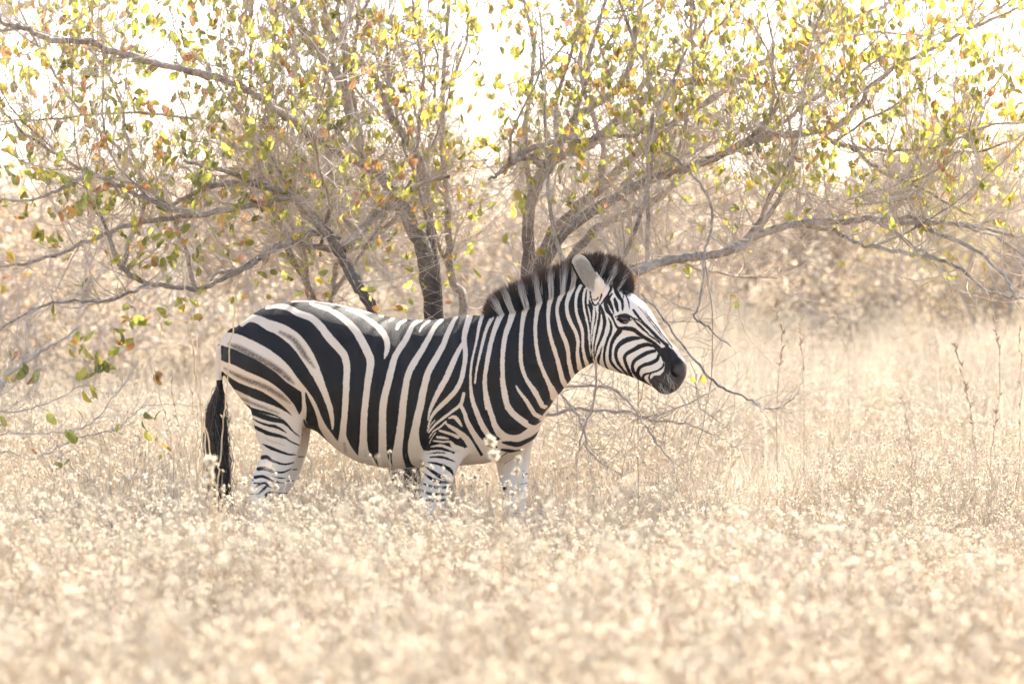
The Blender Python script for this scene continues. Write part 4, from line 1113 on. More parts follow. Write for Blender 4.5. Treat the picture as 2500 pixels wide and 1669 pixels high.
# ---- leaves
rng = np.random.default_rng(5)
def leaf_geo(fold, curl, wid):
    st = np.array([0, .12, .45, .8, 1.0]); hw = np.array([.02, .20, .30, .21, .02]) * wid
    V = []
    for s, h in zip(st, hw):
        z = curl * (s - s * s) * 4
        V += [(-h, s, z + h * fold), (0, s, z), (h, s, z + h * fold)]
    q = []
    for i in range(len(st) - 1):
        a = i * 3
        q += [(a, a + 1, a + 4, a + 3), (a + 1, a + 2, a + 5, a + 4)]
    return np.array(V, float), np.array(q)
LEAFS = [leaf_geo(f, c, w) for f, c, w in ((.35, .08, 1.0), (.7, -.10, .95), (.15, .16, 1.1), (.9, .06, .85))]
PAL = np.array([(.40, .41, .09), (.48, .45, .09), (.58, .45, .09), (.32, .34, .095), (.25, .27, .095), (.58, .34, .10), (.52, .27, .13), (.38, .20, .115), (.54, .43, .21)])
def palette_pick(x, y, n):
    g = np.clip((x - 200) / 1900, 0, 1)            # greener and greyer on one side of the tree, limier on the other
    base_l = np.array([.23, .17, .12, .17, .07, .09, .06, .03, .06]); base_r = np.array([.30, .30, .15, .09, .02, .06, .04, .01, .03])
    pr_ = base_l[None] * (1 - g[:, None]) + base_r[None] * g[:, None]
    pr_ /= pr_.sum(1, keepdims=True)
    return (rng.random((n, 1)) > np.cumsum(pr_, 1)).sum(1).clip(0, len(PAL) - 1)

def basis(d, nrm):
    y = unit(d); x = unit(np.cross(y, nrm)); z = np.cross(x, y)
    return np.stack([x, y, z], -1)      # columns

def leaf_sites(p_list, n, keep):
    P = np.concatenate([p[:, -3:].reshape(-1, 3) for p in p_list]); D = np.concatenate([np.repeat(p[:, -1] - p[:, -2], 3, 0) for p in p_list])
    i = rng.choice(len(P), n)
    P = P[i]; D = unit(D[i])
    x, y = pix(P)
    k = rng.random(n) < keep(x, y) * np.interp(P[:, 1], [20.6, 22.0, 23.6], [1.0, .75, .35])
    P, D = P[k], D[k]
    c = rng.choice([1, 2, 3, 4], len(P), p=[.5, .3, .15, .05])         # leaves sit in small bunches on the twig
    P = np.repeat(P, c, 0); D = np.repeat(D, c, 0)
    return P + D * rng.uniform(-.045, .01, (len(P), 1)) + rng.normal(0, .006, P.shape), D

def keep_tree(x, y):
    v = np.interp(y, [0, 250, 420, 560, 680, 760, 900], [1.0, 1.0, 1.0, .9, .7, .45, .1])
    v = np.where((x > 1000) & (y < 420), v * .85, v)
    v = np.where((x > 1650) & (y > 420), v * np.interp(y, [420, 500, 620, 800], [1, .65, .18, .06]), v)
    v = np.where((x > 1000) & (x < 1650) & (y > 420), v * .45, v)
    v = np.where((x > 2350) & (y < 330), v * .8, v)
    return v

def make_leaves(plant, P, D, n_parts, size=(.027, .056), mass="foliage"):
    n = len(P)
    x, y = pix(P)
    ci = palette_pick(x, y, n)
    sz = (size[0] + (size[1] - size[0]) * rng.random(n)) * np.interp(x, [0, 900, 1500], [1.15, 1.1, 1.0])
    d = unit(D * .8 + rand_dir(n) * .7 + np.array([0, 0, .5]))
    nr = rand_dir(n) + np.array([0, -.4, .25])
    B = basis(d, nr)
    var = rng.integers(0, len(LEAFS), n)
    # which ones show largest: in frame, facing, near
    vis = (x > 10) & (x < 2490) & (y > 10) & (y < 1100)
    score = np.abs(B[:, 1, 2]) * sz ** 2 / P[:, 1] ** 3 * vis
    order = np.argsort(-score)
    own = np.zeros(n, bool); own[order[:n_parts]] = True
    tints = PAL[ci] * (0.8 + .4 * rng.random((n, 1)))
    V = []; Q = []; C = []; o = 0
    for kv, (lv, lq) in enumerate(LEAFS):
        m_ = np.where((var == kv) & ~own)[0]
        if not len(m_): continue
        loc = np.einsum('nij,vj->nvi', B[m_] * sz[m_, None, None], lv) + (P[m_] - plant.base)[:, None]
        V.append(loc.reshape(-1, 3)); Q.append((lq[None] + (np.arange(len(m_)) * len(lv))[:, None, None] + o).reshape(-1, 4))
        C.append(np.repeat(tints[m_], len(lv), 0)); o += len(m_) * len(lv)
    if V:
        tag(mesh_obj(mass, np_mesh(mass, np.concatenate(V), np.concatenate(Q), leaf_m, colors=np.concatenate(C)), plant.o), kind="stuff")
    from mathutils import Matrix
    for i in np.where(own)[0]:
        key = (int(var[i]), int(ci[i]), int(rng.integers(0, 2)))
        if key not in LEAF_MESH:
            lv, lq = LEAFS[key[0]]
            LEAF_MESH[key] = np_mesh("leaf", lv, lq, leaf_m, colors=np.repeat(PAL[key[1]][None] * (.85 + .3 * key[2]), len(lv), 0))
        o_ = bpy.data.objects.new("leaf", LEAF_MESH[key])
        M = np.eye(4); M[:3, :3] = B[i] * sz[i]; M[:3, 3] = P[i] - plant.base
        o_.matrix_local = Matrix(M.tolist())
        link(o_, plant.o)
        o_.matrix_local = Matrix(M.tolist())
LEAF_MESH = {}
LP, LD = leaf_sites([P2_, P3_, P3_, P1], 11200, keep_tree)
_x, _y = pix(LP)
_k = ~((LP[:, 1] < 21.15) & (_x < 900) & (_y < 420))   # the long limb stands clear in front of the crown
LP, LD = LP[_k], LD[_k]
def keep_low(x, y):
    return np.where((x < 1180) & (y > 330) & (y < 800), .8, .05)
LP2, LD2 = leaf_sites([PL, PH_], 1500, keep_low)
LP = np.concatenate([LP, LP2]); LD = np.concatenate([LD, LD2])
make_leaves(tree, LP, LD, 300)

# ---- low shrub reaching in behind the tail
lowb = np.array([at(-330, 0, 20.6)[0], 20.6, 0.0])
low = Plant("low_shrub", lowb, "low thin-branched shrub reaching into the grass behind the zebra's tail", "shrub")
LB = [
    (13, 20.6, 20.3, [(-950, 1900, 20), (-600, 1300, 16), (-250, 1100, 13), (0, 1052, 11), (120, 1035, 10), (280, 1040, 9), (440, 1030, 9), (560, 1005, 8), (680, 940, 8), (790, 800, 7), (880, 700, 6), (940, 590, 5), (960, 500, 3)]),
    (13, 20.6, 20.4, [(-950, 1900, 16), (-500, 1150, 12), (-150, 930, 10), (0, 895, 9), (200, 860, 8), (350, 820, 7), (480, 760, 7), (620, 690, 6), (760, 760, 5), (880, 700, 3)]),
    (13, 20.6, 20.4, [(-900, 1900, 18), (-400, 1330, 12), (-100, 1200, 10), (60, 1170, 9), (200, 1220, 8), (300, 1200, 8), (420, 1130, 8), (560, 1070, 8), (740, 1030, 8), (830, 1005, 8), (920, 930, 7), (1000, 860, 7), (1130, 830, 6), (1300, 832, 5), (1540, 855, 3)]),
    (13, 20.6, 20.9, [(-900, 1800, 22), (-400, 1000, 26), (-100, 760, 30), (0, 690, 30), (60, 620, 26), (180, 540, 24), (300, 450, 18), (440, 370, 12), (560, 270, 8)]),
    (13, 20.5, 20.4, [(-300, 1250, 12), (0, 740, 9), (60, 560, 8), (110, 400, 8), (128, 200, 7), (130, 0, 6)]),
    (13, 20.5, 20.4, [(0, 895, 7), (160, 790, 6), (240, 700, 6), (250, 560, 5), (200, 350, 4), (170, 250, 3)]),
    (13, 20.4, 20.3, [(840, 1390, 6), (920, 1365, 7), (1040, 1340, 6), (1130, 1290, 5), (1220, 1240, 3)]),
    (13, 20.4, 20.3, [(600, 1460, 6), (700, 1395, 7), (620, 1360, 5), (560, 1290, 3)]),
    (13, 20.5, 20.3, [(380, 1240, 6), (520, 1150, 5), (640, 1060, 4), (830, 1010, 3)]),
]
for r, a, b, pts in LB:
    P3, R3 = path3(r, pts, a, b, wob=.015)
    low.branch(P3, R3, twig_m, "branch", 6, .06)
nq = 240
PQ, RQ = twig_level(low.limbs, nq, .06 + .26 * rng.random(nq), .04, .2, 7, .0016, .0006, .8, lambda p, r: np.where(pix(p)[0] > -40, 1.0, .1))
nq2 = 240
PQ2, RQ2 = twig_level(list(zip(PQ, RQ)), nq2, .03 + .10 * rng.random(nq2), .03, .25, 5, .001, .0005, .7)
v, q = tubes(PQ - low.base, RQ, 3); v2, q2 = tubes(PQ2 - low.base, RQ2, 3)
tag(mesh_obj("twigs", np_mesh("twigs", np.concatenate([v, v2]), np.concatenate([q, q2 + len(v)]), twig_m), low.o), kind="stuff")
# leaf clusters where the photograph shows them
CL = [(565, 400, 4), (560, 470, 4), (700, 610, 5), (770, 590, 3), (570, 660, 4), (870, 380, 4), (880, 430, 4), (670, 790, 3), (520, 1090, 3), (60, 490, 2), (80, 660, 3), (230, 690, 3), (190, 620, 3), (1140, 660, 4), (1090, 950, 3), (1050, 1040, 1), (1100, 1090, 2), (1190, 1190, 2), (1125, 1220, 1), (250, 1145, 1), (490, 1270, 1), (860, 1060, 1), (940, 290, 2), (1040, 260, 3), (690, 520, 3), (770, 500, 2), (400, 1300, 2), (20, 960, 2), (330, 910, 1), (590, 930, 1)]
cp = []
host = np.concatenate([p for p, _ in low.limbs] + [PQ.reshape(-1, 3)])
spur = []
for x, y, k in CL:
    Yc = 20.4 + .12 * rng.random()
    c0 = at(x / 2.9036, 700 + y / 2.9036, Yc)
    h = host[np.argmin(np.linalg.norm((host - c0) * np.array([1, .25, 1]), axis=1))]
    spur.append(catmull(np.array([h, (h + c0) / 2 + rng.normal(0, .012, 3), c0 + np.array([0, 0, .01])]), 7))
    cp += [c0 + rng.normal(0, .010, 3) for _ in range(k)]
cp = np.array(cp); spur = np.array(spur)
v, q = tubes(spur - low.base, np.linspace(.0016, .0008, 7)[None] * np.ones((len(spur), 1)), 4)
tag(mesh_obj("leaf_spurs", np_mesh("leaf_spurs", v, q, twig_m), low.o), kind="stuff")
make_leaves(low, cp, unit(rng.normal(0, 1, cp.shape) + np.array([0, 0, .5])), len(cp), size=(.035, .062))
# ================================================================== DRY GRASS AND WEEDS
rng = np.random.default_rng(33)
straw = plant_mat("straw", None, trans=0.38, rough=0.75, noise_scale=9.0, var=0.25)
protos = bpy.data.collections.new("prototypes")     # kept out of the scene: only instanced

def ribbons(P, W, side):
    """P (N,K,3), W (N,K) half widths, side (N,3) -> verts, quads"""
    N_, K_, _ = P.shape
    V = np.stack([P - side[:, None] * W[..., None], P + side[:, None] * W[..., None]], 2)
    idx = np.arange(N_ * K_ * 2).reshape(N_, K_, 2)
    q = np.stack([idx[:, :-1, 0], idx[:, :-1, 1], idx[:, 1:, 1], idx[:, 1:, 0]], -1).reshape(-1, 4)
    return V.reshape(-1, 3), q

C_STEM = np.array([.58, .485, .36]); C_HEAD = np.array([.74, .665, .52]); C_CORE = np.array([.44, .30, .17]); C_BLADE = np.array([.58, .495, .375]); C_BROWN = np.array([.46, .36, .265])

def proto_weed(i, nst, hgt, hs, perst):
    V = []; Q = []; C = []; o = 0
    s = rng.normal(0, .02, (nst, 3)); s[:, 2] = 0
    d = unit(np.column_stack([rng.normal(0, .32, nst), rng.normal(0, .32, nst), np.ones(nst)]))
    P = grow(s, d, hgt * (.72 + .36 * rng.random(nst)), 8, .05, .10)
    v, q = tubes(P, np.linspace(.0022, .0010, 8)[None] * np.ones((nst, 1)), 3)
    V.append(v); Q.append(q); C.append(np.tile(C_STEM, (len(v), 1))); o += len(v)
    # branchlets
    nb = nst * perst
    st = rng.integers(0, nst, nb); kk = rng.integers(3, 8, nb)
    bs = P[st, kk]; bd = unit(rng.normal(0, .75, (nb, 3)) + np.array([0, 0, 1.0]))
    B = grow(bs, bd, .05 + .13 * rng.random(nb), 4, .10, .15)
    v, q = tubes(B, np.array([.0012, .001, .0009, .0007])[None] * np.ones((nb, 1)), 3)
    V.append(v); Q.append(q + o); C.append(np.tile(C_STEM * 1.1, (len(v), 1))); o += len(v)
    # fluffy heads: bursts of small bristles
    nbr = 9
    tip = B[:, -1]
    hd = np.repeat(tip, nbr, 0)
    dr = unit(rng.normal(0, 1, (nb * nbr, 3)) + np.array([0, 0, .45]))
    ln = np.repeat(hs * (.7 + .6 * rng.random(nb)), nbr) * (.7 + .5 * rng.random(nb * nbr))
    R = np.stack([hd, hd + dr * (ln * .55)[:, None], hd + dr * ln[:, None]], 1)
    sd = unit(np.cross(dr, rand_dir(nb * nbr)))
    v, q = ribbons(R, np.stack([ln * .13, ln * .24, ln * .10], 1), sd)
    cc = np.stack([np.tile(C_CORE, (nb * nbr, 1)), np.tile(C_HEAD, (nb * nbr, 1)) * np.repeat(.62 + .45 * rng.random((nb, 1)) ** .6, nbr, 0), np.tile(C_HEAD * 1.05, (nb * nbr, 1))], 1)
    V.append(v); Q.append(q + o); C.append(np.repeat(cc.reshape(-1, 3), 2, 0)); o += len(v)
    # dry narrow leaves along the stems
    nl = nst * 5
    st = rng.integers(0, nst, nl); kk = rng.integers(1, 6, nl)
    b0 = P[st, kk]; dd = unit(rng.normal(0, .8, (nl, 3)) + np.array([0, 0, .5]))
    R = grow(b0, dd, .04 + .06 * rng.random(nl), 4, -.18, .2)
    v, q = ribbons(R, np.array([.0016, .003, .0025, .0003])[None] * np.ones((nl, 1)), unit(np.cross(dd, rand_dir(nl))))
    V.append(v); Q.append(q + o); C.append(np.repeat((C_BROWN * 1.2)[None] * (.7 + .7 * rng.random((nl, 1))), 8, 0)); o += len(v)
    return np.concatenate(V), np.concatenate(Q), np.clip(np.concatenate(C), 0, .9)

def proto_tuft(coln, nb, hgt, bend, colr, wid, spread=.05):
    s = rng.normal(0, spread, (nb, 3)); s[:, 2] = 0
    d = unit(np.column_stack([rng.normal(0, bend, nb), rng.normal(0, bend, nb), np.ones(nb)]))
    P = grow(s, d, hgt * (.45 + .6 * rng.random(nb)), 6, -.03, .14)
    v, q = ribbons(P, wid * np.array([1, 1, .9, .75, .5, .1])[None] * (.6 + .8 * rng.random((nb, 1))), unit(np.cross(d, rand_dir(nb))))
    c = np.repeat(colr[None] * (.65 + .6 * rng.random((nb, 1))) * np.array([1, 1, 1]), 12, 0)
    return v, q, np.clip(c, 0, .88)

def patches(name, kinds, coln, npatch, count, size, s0, s1, tilt=.14):
    """a handful of square patches of plants, each one mesh, to be laid over the field"""
    for _ in range(npatch):
        V = []; Q = []; C = []; o = 0
        for _k in range(count):
            v, q, c = kinds[rng.integers(0, len(kinds))]
            a = rng.random() * 6.28; ca, sa = math.cos(a), math.sin(a)
            sc = s0 + (s1 - s0) * rng.random(); tx, ty = rng.normal(0, tilt, 2)
            w = v * sc
            w = np.column_stack([w[:, 0] * ca - w[:, 1] * sa + tx * w[:, 2], w[:, 0] * sa + w[:, 1] * ca + ty * w[:, 2], w[:, 2]])
            w[:, :2] += (rng.random(2) - .5) * size
            V.append(w); Q.append(q + o); C.append(c * (.9 + .2 * rng.random())); o += len(w)
        me = np_mesh(name, np.concatenate(V), np.concatenate(Q), straw, colors=np.clip(np.concatenate(C), 0, .9), smooth=False)
        coln.objects.link(bpy.data.objects.new(name, me))

protos_w = bpy.data.collections.new("weed_kinds")
protos_t = bpy.data.collections.new("tuft_kinds")
protos_b = bpy.data.collections.new("bramble_kinds")
WK = [proto_weed(i, a, b, c, d) for i, (a, b, c, d) in enumerate(((11, .58, .0092, 13), (9, .50, .0105, 12), (13, .62, .0080, 13), (10, .46, .0088, 13), (8, .66, .0100, 13)))]
TK = [proto_tuft(None, a, b, c, C_BLADE, d) for a, b, c, d in ((80, .52, .30, .0013), (60, .44, .45, .0011), (90, .60, .22, .0012), (70, .38, .6, .0011))]
BK = [proto_tuft(None, a, b, c, C_BROWN * 1.15, d, .09) for a, b, c, d in ((70, .42, .8, .0011), (60, .36, 1.0, .0012), (60, .5, .6, .0011))]
PS = .62
patches("weed_patch", WK, protos_w, 6, 9, PS, .8, 1.15)
patches("grass_patch", TK, protos_t, 5, 13, PS, .8, 1.25)
patches("bramble_patch", BK, protos_b, 4, 6, PS, .8, 1.2)

def scatter(name, pts, rot, scl, coll, label, cat):
    """stuff: one object whose points carry instances of a few plant kinds"""
    me = bpy.data.meshes.new(name)
    me.vertices.add(len(pts)); me.vertices.foreach_set("co", np.asarray(pts, np.float32).ravel())
    a = me.attributes.new("rot", 'FLOAT_VECTOR', 'POINT'); a.data.foreach_set("vector", np.asarray(rot, np.float32).ravel())
    a = me.attributes.new("scl", 'FLOAT', 'POINT'); a.data.foreach_set("value", np.asarray(scl, np.float32))
    a = me.attributes.new("pick", 'INT', 'POINT'); a.data.foreach_set("value", rng.integers(0, 100, len(pts)).astype(np.int32))
    ob = mesh_obj(name, me)
    ng = bpy.data.node_groups.new(name, 'GeometryNodeTree')
    ng.interface.new_socket("Geometry", in_out='INPUT', socket_type='NodeSocketGeometry')
    ng.interface.new_socket("Geometry", in_out='OUTPUT', socket_type='NodeSocketGeometry')
    g = ng.nodes; L = ng.links
    gi_ = g.new("NodeGroupInput"); go = g.new("NodeGroupOutput")
    m2p = g.new("GeometryNodeMeshToPoints")
    ci = g.new("GeometryNodeCollectionInfo"); ci.inputs["Collection"].default_value = coll
    ci.inputs["Separate Children"].default_value = True; ci.inputs["Reset Children"].default_value = True
    ip = g.new("GeometryNodeInstanceOnPoints"); ip.inputs["Pick Instance"].default_value = True
    def named(nm, ty):
        q = g.new("GeometryNodeInputNamedAttribute"); q.data_type = ty; q.inputs["Name"].default_value = nm
        return next(s_ for s_ in q.outputs if s_.enabled and s_.name == "Attribute")
    L.new(gi_.outputs[0], m2p.inputs["Mesh"]); L.new(m2p.outputs[0], ip.inputs["Points"]); L.new(ci.outputs[0], ip.inputs["Instance"])
    e2r = g.new("FunctionNodeEulerToRotation"); L.new(named("rot", 'FLOAT_VECTOR'), e2r.inputs[0]); L.new(e2r.outputs[0], ip.inputs["Rotation"])
    L.new(named("scl", 'FLOAT'), ip.inputs["Scale"]); L.new(named("pick", 'INT'), ip.inputs["Instance Index"])
    L.new(ip.outputs[0], go.inputs[0])
    md = ob.modifiers.new("scatter", 'NODES'); md.node_group = ng
    return tag(ob, label, cat, kind="stuff")

def wedge(n, y0, y1, margin=1.2):
    """random ground points seen by the camera (with margin), uniform per area"""
    u = rng.random(n)
    y = np.sqrt(y0 ** 2 + (y1 ** 2 - y0 ** 2) * u)
    x = (rng.random(n) * 2 - 1) * y * (1250 / PXM / FOCUS) * margin
    return x, y
def area(y0, y1, margin=1.2):
    return (1250 / PXM / FOCUS) * margin * (y1 ** 2 - y0 ** 2)
PH = rng.random((6, 3)) * 6.28; FQ = rng.normal(0, 1.6, (6, 2))
def patch(x, y):
    v = sum(np.sin(x * f[0] + y * f[1] + p[0]) for f, p in zip(FQ, PH)) / 6
    return v * 1.6
def lay(name, zones, coll, label, cat, tilt=.14, clump=True, extra=()):
    xs = []; ys = []; sc = []
    for x0, x1, y0, y1, cnt, s0, s1 in extra:          # thicker stands
        xs.append(x0 + (x1 - x0) * rng.random(cnt)); ys.append(y0 + (y1 - y0) * rng.random(cnt)); sc.append(s0 + (s1 - s0) * rng.random(cnt))
    for y0, y1, dens, s0, s1, thr in zones:
        x, y = wedge(int(area(y0, y1) * dens), y0, y1)
        if clump:
            k = rng.random(len(x)) < np.clip(.62 + thr * patch(x, y), .12, 1)
            x, y = x[k], y[k]
        xs.append(x); ys.append(y); sc.append(s0 + (s1 - s0) * rng.random(len(x)))
    x = np.concatenate(xs); y = np.concatenate(ys); s = np.concatenate(sc)
    pts = np.column_stack([x, y, terrain(x, y) - .01])
    rot = np.column_stack([rng.normal(0, tilt, len(x)), rng.normal(0, tilt, len(x)), rng.random(len(x)) * 6.28])
    return scatter(name, pts, rot, s, coll, label, cat)
lay("dry_weeds", [(9.0, 14, 3.6, .92, 1.1, .45), (14, 17.6, 4.2, .87, 1.02, .25), (17.6, 20.2, 3.8, .70, .86, .3), (20.2, 22.5, 2.4, .8, .95, .6), (22.5, 34, 2.0, .85, 1.1, .6), (34, 60, .7, .9, 1.2, .6)], protos_w,
    "pale fluffy seed heads of dry weeds covering the field around the zebra", "weeds", .05, extra=[(-1.25, .35, 18.3, 19.3, 8, .74, .84), (-.85, -.15, 7.8, 8.8, 5, 1.06, 1.18), (.1, .8, 8.0, 8.8, 2, 1.02, 1.12)])
lay("dry_grass", [(9.0, 14, 3.0, .85, 1.1, .4), (14, 17.6, 3.0, .80, 1.0, .4), (17.6, 20.2, 2.8, .68, .86, .4), (20.2, 30, 2.6, .85, 1.2, .3), (30, 60, 1.6, 1.0, 1.4, .2), (60, 95, .6, 1.4, 1.9, .2)], protos_t,
    "thin pale straw blades of dry grass filling the field", "grass", .05)
lay("dead_undergrowth", [(9.0, 19, 2.8, .85, 1.15, -.6), (19, 20.7, 2.4, .8, 1.1, -.4), (20.7, 22.6, 6.5, 1.15, 1.6, .1), (22.6, 27, 2.4, .9, 1.2, -.4), (26, 50, .5, 1, 1.3, -.4)], protos_b,
    "tangled brown dead stems among the pale grass", "undergrowth", .05, extra=[(-.85, .25, 20.75, 21.7, 16, 1.35, 1.75), (-2.3, -1.0, 20.6, 22.0, 10, 1.1, 1.5)])
# ================================================================== SINGLE DRY STALKS
rng = np.random.default_rng(44)
stalk_m = plant_mat("dry_stalk", (0.58, 0.45, 0.32), trans=.3, rough=.8)
stalk_p = plant_mat("straw_stalk", (0.66, 0.50, 0.31), trans=.2, rough=.8)
def stalk(label, r, pts, Y, mat, husk=10, hs=.014, root=True, wid=None):
    ox, oy, s = TREG[r]
    p = [(q[0], q[1], q[2] if len(q) > 2 else 5) for q in pts]
    if root:  # carry the stem down to the soil
        gpy = HORIZON + (CAM_H - float(terrain(0, Y))) * PXM * FOCUS / Y
        lx = p[-1][0] + (p[-1][0] - p[-2][0]) * .4
        p.append((lx, (gpy - oy) * s, p[-1][2] * 1.2))
    P3, R3 = path3(r, p, Y, Y, wob=.004); R3 = R3 * .6
    b = P3[-1].copy(); b[2] = terrain(b[0], b[1])
    o = empty("dry_stalk", b)
    tag(o, label, "stalk", "tall dry stalks")
    v, q = tubes((P3 - b)[None], R3[None], 5)
    mesh_obj("stem", np_mesh("stem", v, q, mat), o)
    if husk:
        K = len(P3); i = rng.integers(0, max(2, int(K * .62)), husk); f = rng.random((husk, 1))
        a = P3[i] * (1 - f) + P3[i + 1] * f
        d = unit(unit(P3[i] - P3[i + 1]) + rng.normal(0, .45, (husk, 3)))
        V = np.stack([a, a + d * hs * .5, a + d * hs * (1.2 + .5 * rng.random((husk, 1)))], 1)
        v, q = tubes(V - b, np.array([.0010, .0034, .0006])[None] * np.ones((husk, 1)) * hs / .014, 4)
        tag(mesh_obj("husks", np_mesh("husks", v, q, mat), o), kind="stuff")
    return o
stalk("straw stalk crossing the zebra's rump in front of the tail", 0, [(574, 690, 4), (572, 760, 5), (562, 850, 5), (552, 930, 6), (545, 1030, 6), (536, 1130, 7), (530, 1210, 7)], 18.4, stalk_p, 7)
stalk("pale stalk bending over the zebra's tail tuft", 0, [(470, 760, 4), (484, 900, 5), (495, 1000, 6), (510, 1090, 6), (520, 1170, 7), (532, 1250, 7)], 18.0, stalk_p, 4)
stalk("straight straw stalk just outside the zebra's tail", 0, [(478, 940, 4), (494, 1010, 5), (502, 1100, 6), (506, 1180, 6), (514, 1260, 6)], 18.2, stalk_p, 0)
stalk("upright straw stalk behind the tail, rising to the leaves", 0, [(452, 680, 4), (460, 780, 5), (474, 880, 5), (486, 990, 5), (492, 1080, 5)], 19.2, stalk_p, 9)
stalk("red-brown bare stalk beside the low shrub's clustered leaves", 13, [(1000, 300, 8), (1030, 400, 9), (1110, 700, 10), (1180, 950, 10), (1220, 1150, 10), (1232, 1310, 10)], 19.9, stalk_m, 3)
stalk("thin husk-covered stalk between the red-brown stalk and the tail", 13, [(1110, 200, 7), (1150, 330, 8), (1210, 560, 9), (1225, 800, 9), (1300, 1100, 9), (1330, 1300, 9)], 20.0, stalk_p, 16)
stalk("slanting husk-covered stalk nearest to the zebra's tail", 13, [(1270, 370, 7), (1320, 540, 8), (1360, 780, 9), (1390, 1000, 9), (1400, 1200, 9)], 20.1, stalk_p, 16)
stalk("feathery brown weed stalk rising in front of the branches beside the mane", 12, [(1340, 730, 10), (1470, 752, 14), (1560, 790, 16), (1620, 840, 18), (1670, 920, 18), (1700, 1050, 18), (1722, 1200, 18), (1750, 1350, 18), (1790, 1566, 18), (1800, 1800, 18), (1800, 2300, 18)], 20.9, stalk_m, 46, .022)
stalk("thin red-brown stick leaning below the zebra's muzzle", 6, [(610, 150, 5), (600, 200, 6), (580, 300, 6), (550, 420, 7), (505, 610, 7)], 20.4, stalk_m, 2)
stalk("short leaning weed stalk with a forked tip in the middle of the field", 6, [(1780, 250, 6), (1795, 290, 7), (1815, 350, 8), (1825, 450, 8), (1830, 560, 8), (1832, 660, 8)], 19.0, stalk_m, 14)
stalk("tall double-bracted weed stalk beside the short leaning one", 6, [(2030, 10, 6), (2045, 70, 7), (2070, 160, 8), (2098, 290, 9), (2115, 420, 9), (2120, 560, 9), (2120, 700, 9)], 18.6, stalk_m, 34, .018)
stalk("tall weed stalk whose tip touches the drooping branch end", 6, [(2165, -290, 5), (2200, -150, 6), (2228, -20, 7), (2240, 130, 8), (2222, 350, 8), (2200, 500, 8), (2192, 650, 8)], 19.4, stalk_m, 24, .017)
stalk("upright weed stalk cut by the picture edge", 6, [(2325, -60, 6), (2335, 60, 7), (2332, 250, 8), (2328, 420, 8), (2325, 560, 8)], 19.0, stalk_p, 16, .016)
stalk("bracted weed stalk under the yellow leaves beyond the muzzle", 14, [(386, 1000, 6), (392, 1150, 7), (404, 1330, 8), (420, 1560, 8), (425, 1700, 8)], 22.0, stalk_m, 22, .016)
stalk("thick bracted weed stalk next to the hanging dead twigs", 14, [(240, 1100, 7), (255, 1230, 8), (285, 1330, 9), (280, 1450, 9), (268, 1600, 9), (255, 1760, 9)], 21.4, stalk_m, 26, .017)
stalk("faint slanting weed stalk in the far grass", 14, [(610, 1180, 6), (640, 1290, 7), (690, 1440, 8), (710, 1540, 8)], 26.0, stalk_m, 14, .018)
stalk("faint thin weed stalk in the pale grass under the arching branch", 14, [(1210, 1030, 5), (1232, 1180, 6), (1262, 1400, 7), (1290, 1560, 7)], 27.0, stalk_m, 14, .018)
stalk("dark crooked twig standing alone in the field", 0, [(1757, 1330, 3), (1758, 1360, 4), (1757, 1390, 5), (1768, 1410, 5), (1760, 1440, 5)], 16.6, stalk_m, 0)

def head_stem(label, heads, Y, x0):
    gpy = HORIZON + CAM_H * PXM * FOCUS / Y
    b = at(x0, gpy, Y); b[2] = 0
    o = empty("seed_head_stem", b)
    tag(o, label, "weed", "foreground seed heads")
    for hx, hy, sz in heads:
        t = at(hx, hy, Y)
        mid = (b + t) / 2 + np.array([.02, 0, .02])
        P3 = catmull(np.array([b, mid, t]), 10)
        v, q = tubes((P3 - b)[None], np.linspace(.0024, .0012, 10)[None], 4)
        mesh_obj("stem", np_mesh("stem", v, q, stalk_p), o)
        nb_ = 90
        d = unit(rng.normal(0, 1, (nb_, 3)) + np.array([0, 0, .35])); ln = sz * (.6 + .6 * rng.random(nb_))
        R = np.stack([np.repeat(t[None], nb_, 0), t + d * (ln * .55)[:, None], t + d * ln[:, None]], 1) - b
        v, q = ribbons(R, np.stack([ln * .06, ln * .12, ln * .05], 1), unit(np.cross(d, rand_dir(nb_))))
        cc = np.stack([np.tile(C_CORE, (nb_, 1)), np.tile(C_HEAD, (nb_, 1)), np.tile(C_HEAD, (nb_, 1))], 1)
        mesh_obj("seed_head", np_mesh("seed_head", v, q, straw, colors=np.repeat(cc.reshape(-1, 3), 2, 0), smooth=False), o)
head_stem("blurred pale seed heads in front of the zebra's chest", [(1197, 1076, .021), (1206, 1112, .020), (1265, 1122, .012), (1262, 1150, .012)], 14.6, 1230)
head_stem("blurred straw seed heads in front of the zebra's tail tuft", [(515, 1128, .022), (512, 1163, .019)], 14.2, 525)
head_stem("small sharp seed heads in front of the zebra's belly", [(951, 1103, .010), (928, 1148, .011), (966, 1165, .014), (972, 1175, .014)], 18.6, 945)
head_stem("seed heads reaching up beside the zebra's hind leg", [(597, 1182, .016), (672, 1190, .016), (640, 1225, .016), (585, 1228, .015), (690, 1215, .015)], 18.6, 640)
head_stem("seed heads reaching up in front of the zebra's forelegs", [(1130, 1160, .015), (1160, 1165, .015), (1095, 1205, .016), (1190, 1180, .014), (1240, 1180, .016), (1252, 1205, .016)], 18.4, 1165)

